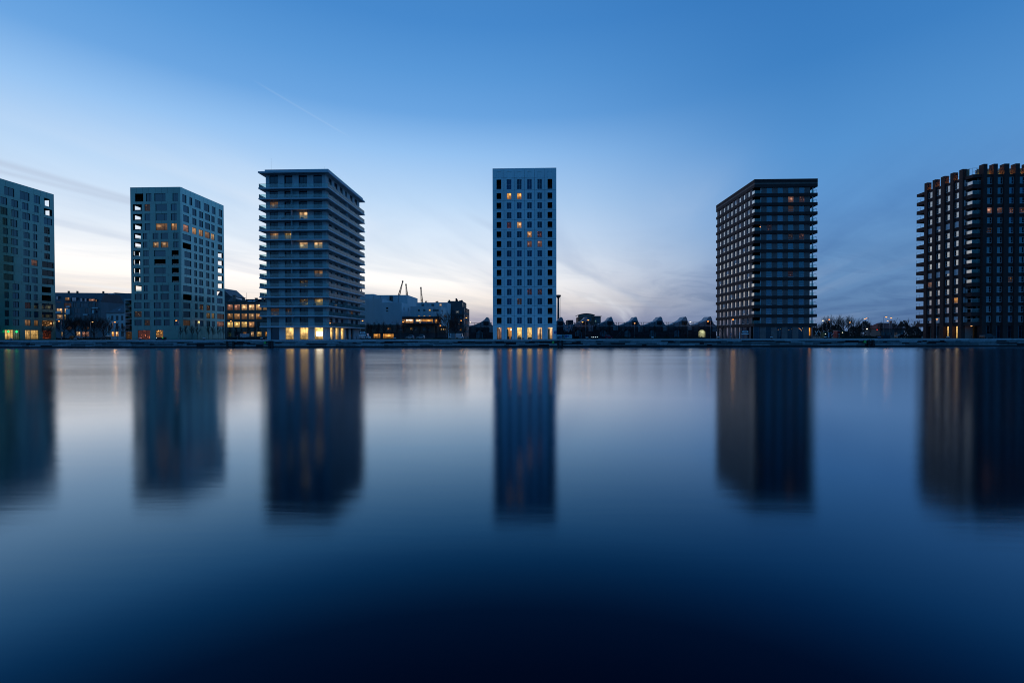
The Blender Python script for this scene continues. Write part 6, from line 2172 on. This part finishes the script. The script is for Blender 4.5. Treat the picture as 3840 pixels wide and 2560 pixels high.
# ------------------------------------------------------------------ signs, cabinets, boards
def sign_arrow(px0_, px1_, py0_, py1_, Y, label):
    x0_, x1_ = X(px0_, Y, 1245), X(px1_, Y, 1245)
    z1_, z0_ = Zp(px0_, py0_, Y), Zp(px0_, py1_, Y)
    xc_ = (x0_ + x1_) / 2
    w_, h_ = x1_ - x0_, z1_ - z0_
    t_ = thing('navigation_sign', (xc_, Y, G), label, 'sign', 'navigation signs on the quay')
    for q in (x0_ + w_ * .2, x1_ - w_ * .2):
        box('post', (q - .05, q + .05, Y + .06, Y + .15, G, z1_ - .05), 'grey_metal', t_)
    zb_ = z0_ + h_ * .26
    pn = box('panel', (x0_, x1_, Y, Y + .05, zb_, z1_), 'sign_black', t_)
    zm = (zb_ + z1_) / 2
    hh_ = (z1_ - zb_) / 2 * .92
    for s in (-1, 1):
        tri = [(s * w_ * .22, -hh_), (s * w_ * .48, 0), (s * w_ * .22, hh_)]
        mesh_part('arrow', prism_mesh('arrow', tri, .012, 'y', 'white_paint'), (xc_, Y - .016, zm), pn)
    box('red_border', (xc_ - w_ * .20, xc_ + w_ * .20, Y - .012, Y - .002, zm - hh_, zm + hh_), 'sign_red', pn)
    box('white_field', (xc_ - w_ * .155, xc_ + w_ * .155, Y - .024, Y - .013, zm - hh_ * .8, zm + hh_ * .8), 'white_paint', pn)
    mesh_l = text_mesh('R', hh_ * 1.9, 'sign_black')
    o = mesh_part('letter', mesh_l, (xc_, Y - .036, zm), pn)
    o.rotation_euler = (R(90), 0, 0)
    box('white_strip', (x0_, x1_, Y, Y + .05, z0_, zb_ - .06), 'white_paint', t_)


sign_arrow(1347, 1372.5, 1241.5, 1256.5, 146, 'black navigation sign with white arrows and letter R beside the balcony tower')
sign_arrow(2781, 2807.5, 1237.5, 1253.5, 146, 'black navigation sign with white arrows and letter R before the banded tower')

p0, p1 = X(2077, 146.5), X(2086.5, 146.5)
t = thing('blue_road_sign', ((p0 + p1) / 2, 146.5, G), 'blue sign with a white symbol on a pole right of the white tower', 'sign')
box('pole', ((p0 + p1) / 2 - .04, (p0 + p1) / 2 + .04, 146.54, 146.62, G, Zp(2081, 1240.5, 146.5)), 'grey_metal', t)
pn = box('panel', (p0, p1, 146.5, 146.53, Zp(2081, 1251.3, 146.5), Zp(2081, 1240.7, 146.5)), 'sign_blue', t)
o = mesh_part('symbol', text_mesh('D', .55, 'white_paint'), ((p0 + p1) / 2, 146.48, Zp(2081, 1246, 146.5)), pn)
o.rotation_euler = (R(90), 0, 0)
box('sub_panel', (p0 + .05, p1 - .05, 146.5, 146.53, Zp(2081, 1253.2, 146.5), Zp(2081, 1251.8, 146.5)), 'white_paint', t)

for i, (pa, pb, lab) in enumerate([(2088, 2115, 'left printed hoarding board before the first shed'), (2117, 2145, 'right printed hoarding board before the first shed')]):
    x0_, x1_ = X(pa, 160), X(pb, 160)
    z1_ = Zp(2110, 1254, 160)
    t = thing('hoarding_board', ((x0_ + x1_) / 2, 160, G), lab, 'board', 'hoarding boards before the first shed')
    b_ = box('board', (x0_, x1_, 160, 160.05, G + .15, z1_), 'white_render', t)
    for q in (x0_ + .2, x1_ - .3):
        box('leg', (q, q + .1, 160.055, 160.15, G, z1_ - .1), 'grey_metal', t)
    for (u0, u1, v0, v1, m_) in ([(.05, .35, .1, .5, 'frame_grey'), (.3, .7, .15, .6, 'box_blue'), (.75, .95, .1, .9, 'frame_dark')] if i == 0 else [(.08, .34, .35, .85, 'sign_blue'), (.36, .6, .4, .8, 'box_blue'), (.08, .3, .12, .2, 'frame_grey')]):
        box('print', (x0_ + (x1_ - x0_) * u0, x0_ + (x1_ - x0_) * u1, 159.985, 159.997, G + .15 + (z1_ - G - .15) * v0, G + .15 + (z1_ - G - .15) * v1), m_, b_)

def cabinet(px0_, px1_, pyt, Y, mat, label, lights=(), name='utility_cabinet', depth=1.2):
    x0_, x1_ = X(px0_, Y), X(px1_, Y)
    z1_ = Zp(px0_, pyt, Y)
    t_ = thing(name, ((x0_ + x1_) / 2, Y, G), label, 'cabinet')
    box('plinth', (x0_ + .06, x1_ - .06, Y + .06, Y + depth - .06, G, G + .12), 'dark_metal', t_)
    box('body', (x0_, x1_, Y, Y + depth, G + .122, z1_ - .1), mat, t_)
    box('lid', (x0_ - .05, x1_ + .05, Y - .05, Y + depth + .05, z1_ - .098, z1_), mat, t_)
    xm = (x0_ + x1_) / 2
    for q in (-1, 1):
        box('door', (xm + (q * .5 - .5) * (x1_ - x0_) * .48 + .02, xm + (q * .5 + .5) * (x1_ - x0_) * .48 - .02, Y - .02, Y - .002, G + .18, z1_ - .18), mat, t_)
    for (u, m_) in lights:
        xx = x0_ + (x1_ - x0_) * u
        box('indicator', (xx - .07, xx + .07, Y - .05, Y - .022, z1_ - .38, z1_ - .26), m_, t_)


cabinet(1691.5, 1707, 1249.5, 160, 'grey_metal', 'tall grey green cabinet standing between the two white vans')
cabinet(2217, 2244, 1260, 142.3, 'sign_black', 'low black generator box with four small white lights on the quay', [(u, 'marker_white') for u in (.1, .35, .62, .86)], 'generator_box')
cabinet(582.5, 612, 1263.5, 142.3, 'sign_black', 'low black box with a blue light on the quay before the teal tower', [(.1, 'marker_white'), (.92, 'green_cross')], 'generator_box')
cabinet(3311, 3340, 1256.5, 142.3, 'sign_black', 'low black box on the quay before the red roofed house', [], 'generator_box')

# white site wall and round sign by the warehouse
x0_, x1_ = X(899, 184), X(934, 184)
t = thing('site_wall', ((x0_ + x1_) / 2, 184, G), 'short white site wall before the brick warehouse', 'wall')
for q in range(5):
    w_ = (x1_ - x0_) / 5
    box('panel', (x0_ + q * w_ + .02, x0_ + (q + 1) * w_ - .02, 184, 184.06, G, Zp(915, 1251, 184)), 'white_render', t)
for (px, py, Y, lab) in ((890, 1258.5, 168, 'round dark red road sign before the brick warehouse'), (2740.5, 1252, 147.5, 'round dark red road sign before the left side of the banded tower')):
    p = at(px, py, Y)
    t = thing('round_sign', (p.x, Y, G), lab, 'sign', 'round road signs')
    box('pole', (p.x - .035, p.x + .035, Y + .03, Y + .1, G, p.z + .3), 'grey_metal', t)
    V, Fc = [], []
    tube(V, Fc, (0, 0, 0), (0, .025, 0), .38, .38, 20)
    mesh_part('disc', raw_mesh('disc', V, Fc, 'sign_red'), p, t)
    mesh_part('bar', boxes_mesh('bar', [(-.25, .25, -.012, -.002, -.06, .06)], 'white_paint'), p, t)
# slim white post before the banded tower, dark bollard posts by the balcony tower
p = at(2774, 1246, 146.8)
t = thing('white_post', (p.x, 146.8, G), 'slim white post before the left side of the banded tower', 'post')
box('shaft', (p.x - .09, p.x + .09, 146.8, 146.95, G, p.z), 'white_paint', t)
box('base', (p.x - .16, p.x + .16, 146.72, 147.03, G, G + .05), 'dark_metal', t)
for i, c in enumerate((1577, 1692, 1806, 1922, 2020, 2075, 2113, 2153, 2200)):
    px = 940 + c / 5.113
    xx = X(px, 145.5)
    wh = ['first', 'second', 'third', 'fourth', 'fifth', 'sixth', 'seventh', 'eighth', 'ninth'][i]
    t = thing('street_bollard', (xx, 145.5, G), wh + ' thin dark street bollard from the left beside the balcony tower', 'bollard', 'thin street bollards by the balcony tower')
    box('post', (xx - .06, xx + .06, 145.5, 145.62, G, G + .95), 'dark_metal', t)
    box('collar', (xx - .07, xx + .07, 145.49, 145.63, G + .953, G + 1.0), 'grey_metal', t)
# ladder ramp leaning on the scaffold and a small gabled hut in front of the sheds
a, b = at(2303, 1266, 160), at(2335, 1235, 164)
t = thing('scaffold_stair', (a.x, 160, G), 'steep scaffold stair leaning towards the fourth shed', 'stair')
for s in (0, .7):
    mesh_part('stringer', tubes_mesh('stringer', [((s, 0, 0), (b.x - a.x + s, b.y - a.y, b.z - G), .07, .07)], 'dark_metal', 5), WL[t], t)
for q in range(9):
    f = (q + .5) / 9
    c_ = Vector((a.x, 160, G)).lerp(Vector((b.x, b.y, b.z)), f)
    box('tread', (c_.x, c_.x + .7, c_.y - .12, c_.y + .12, c_.z, c_.z + .04), 'dark_metal', t)
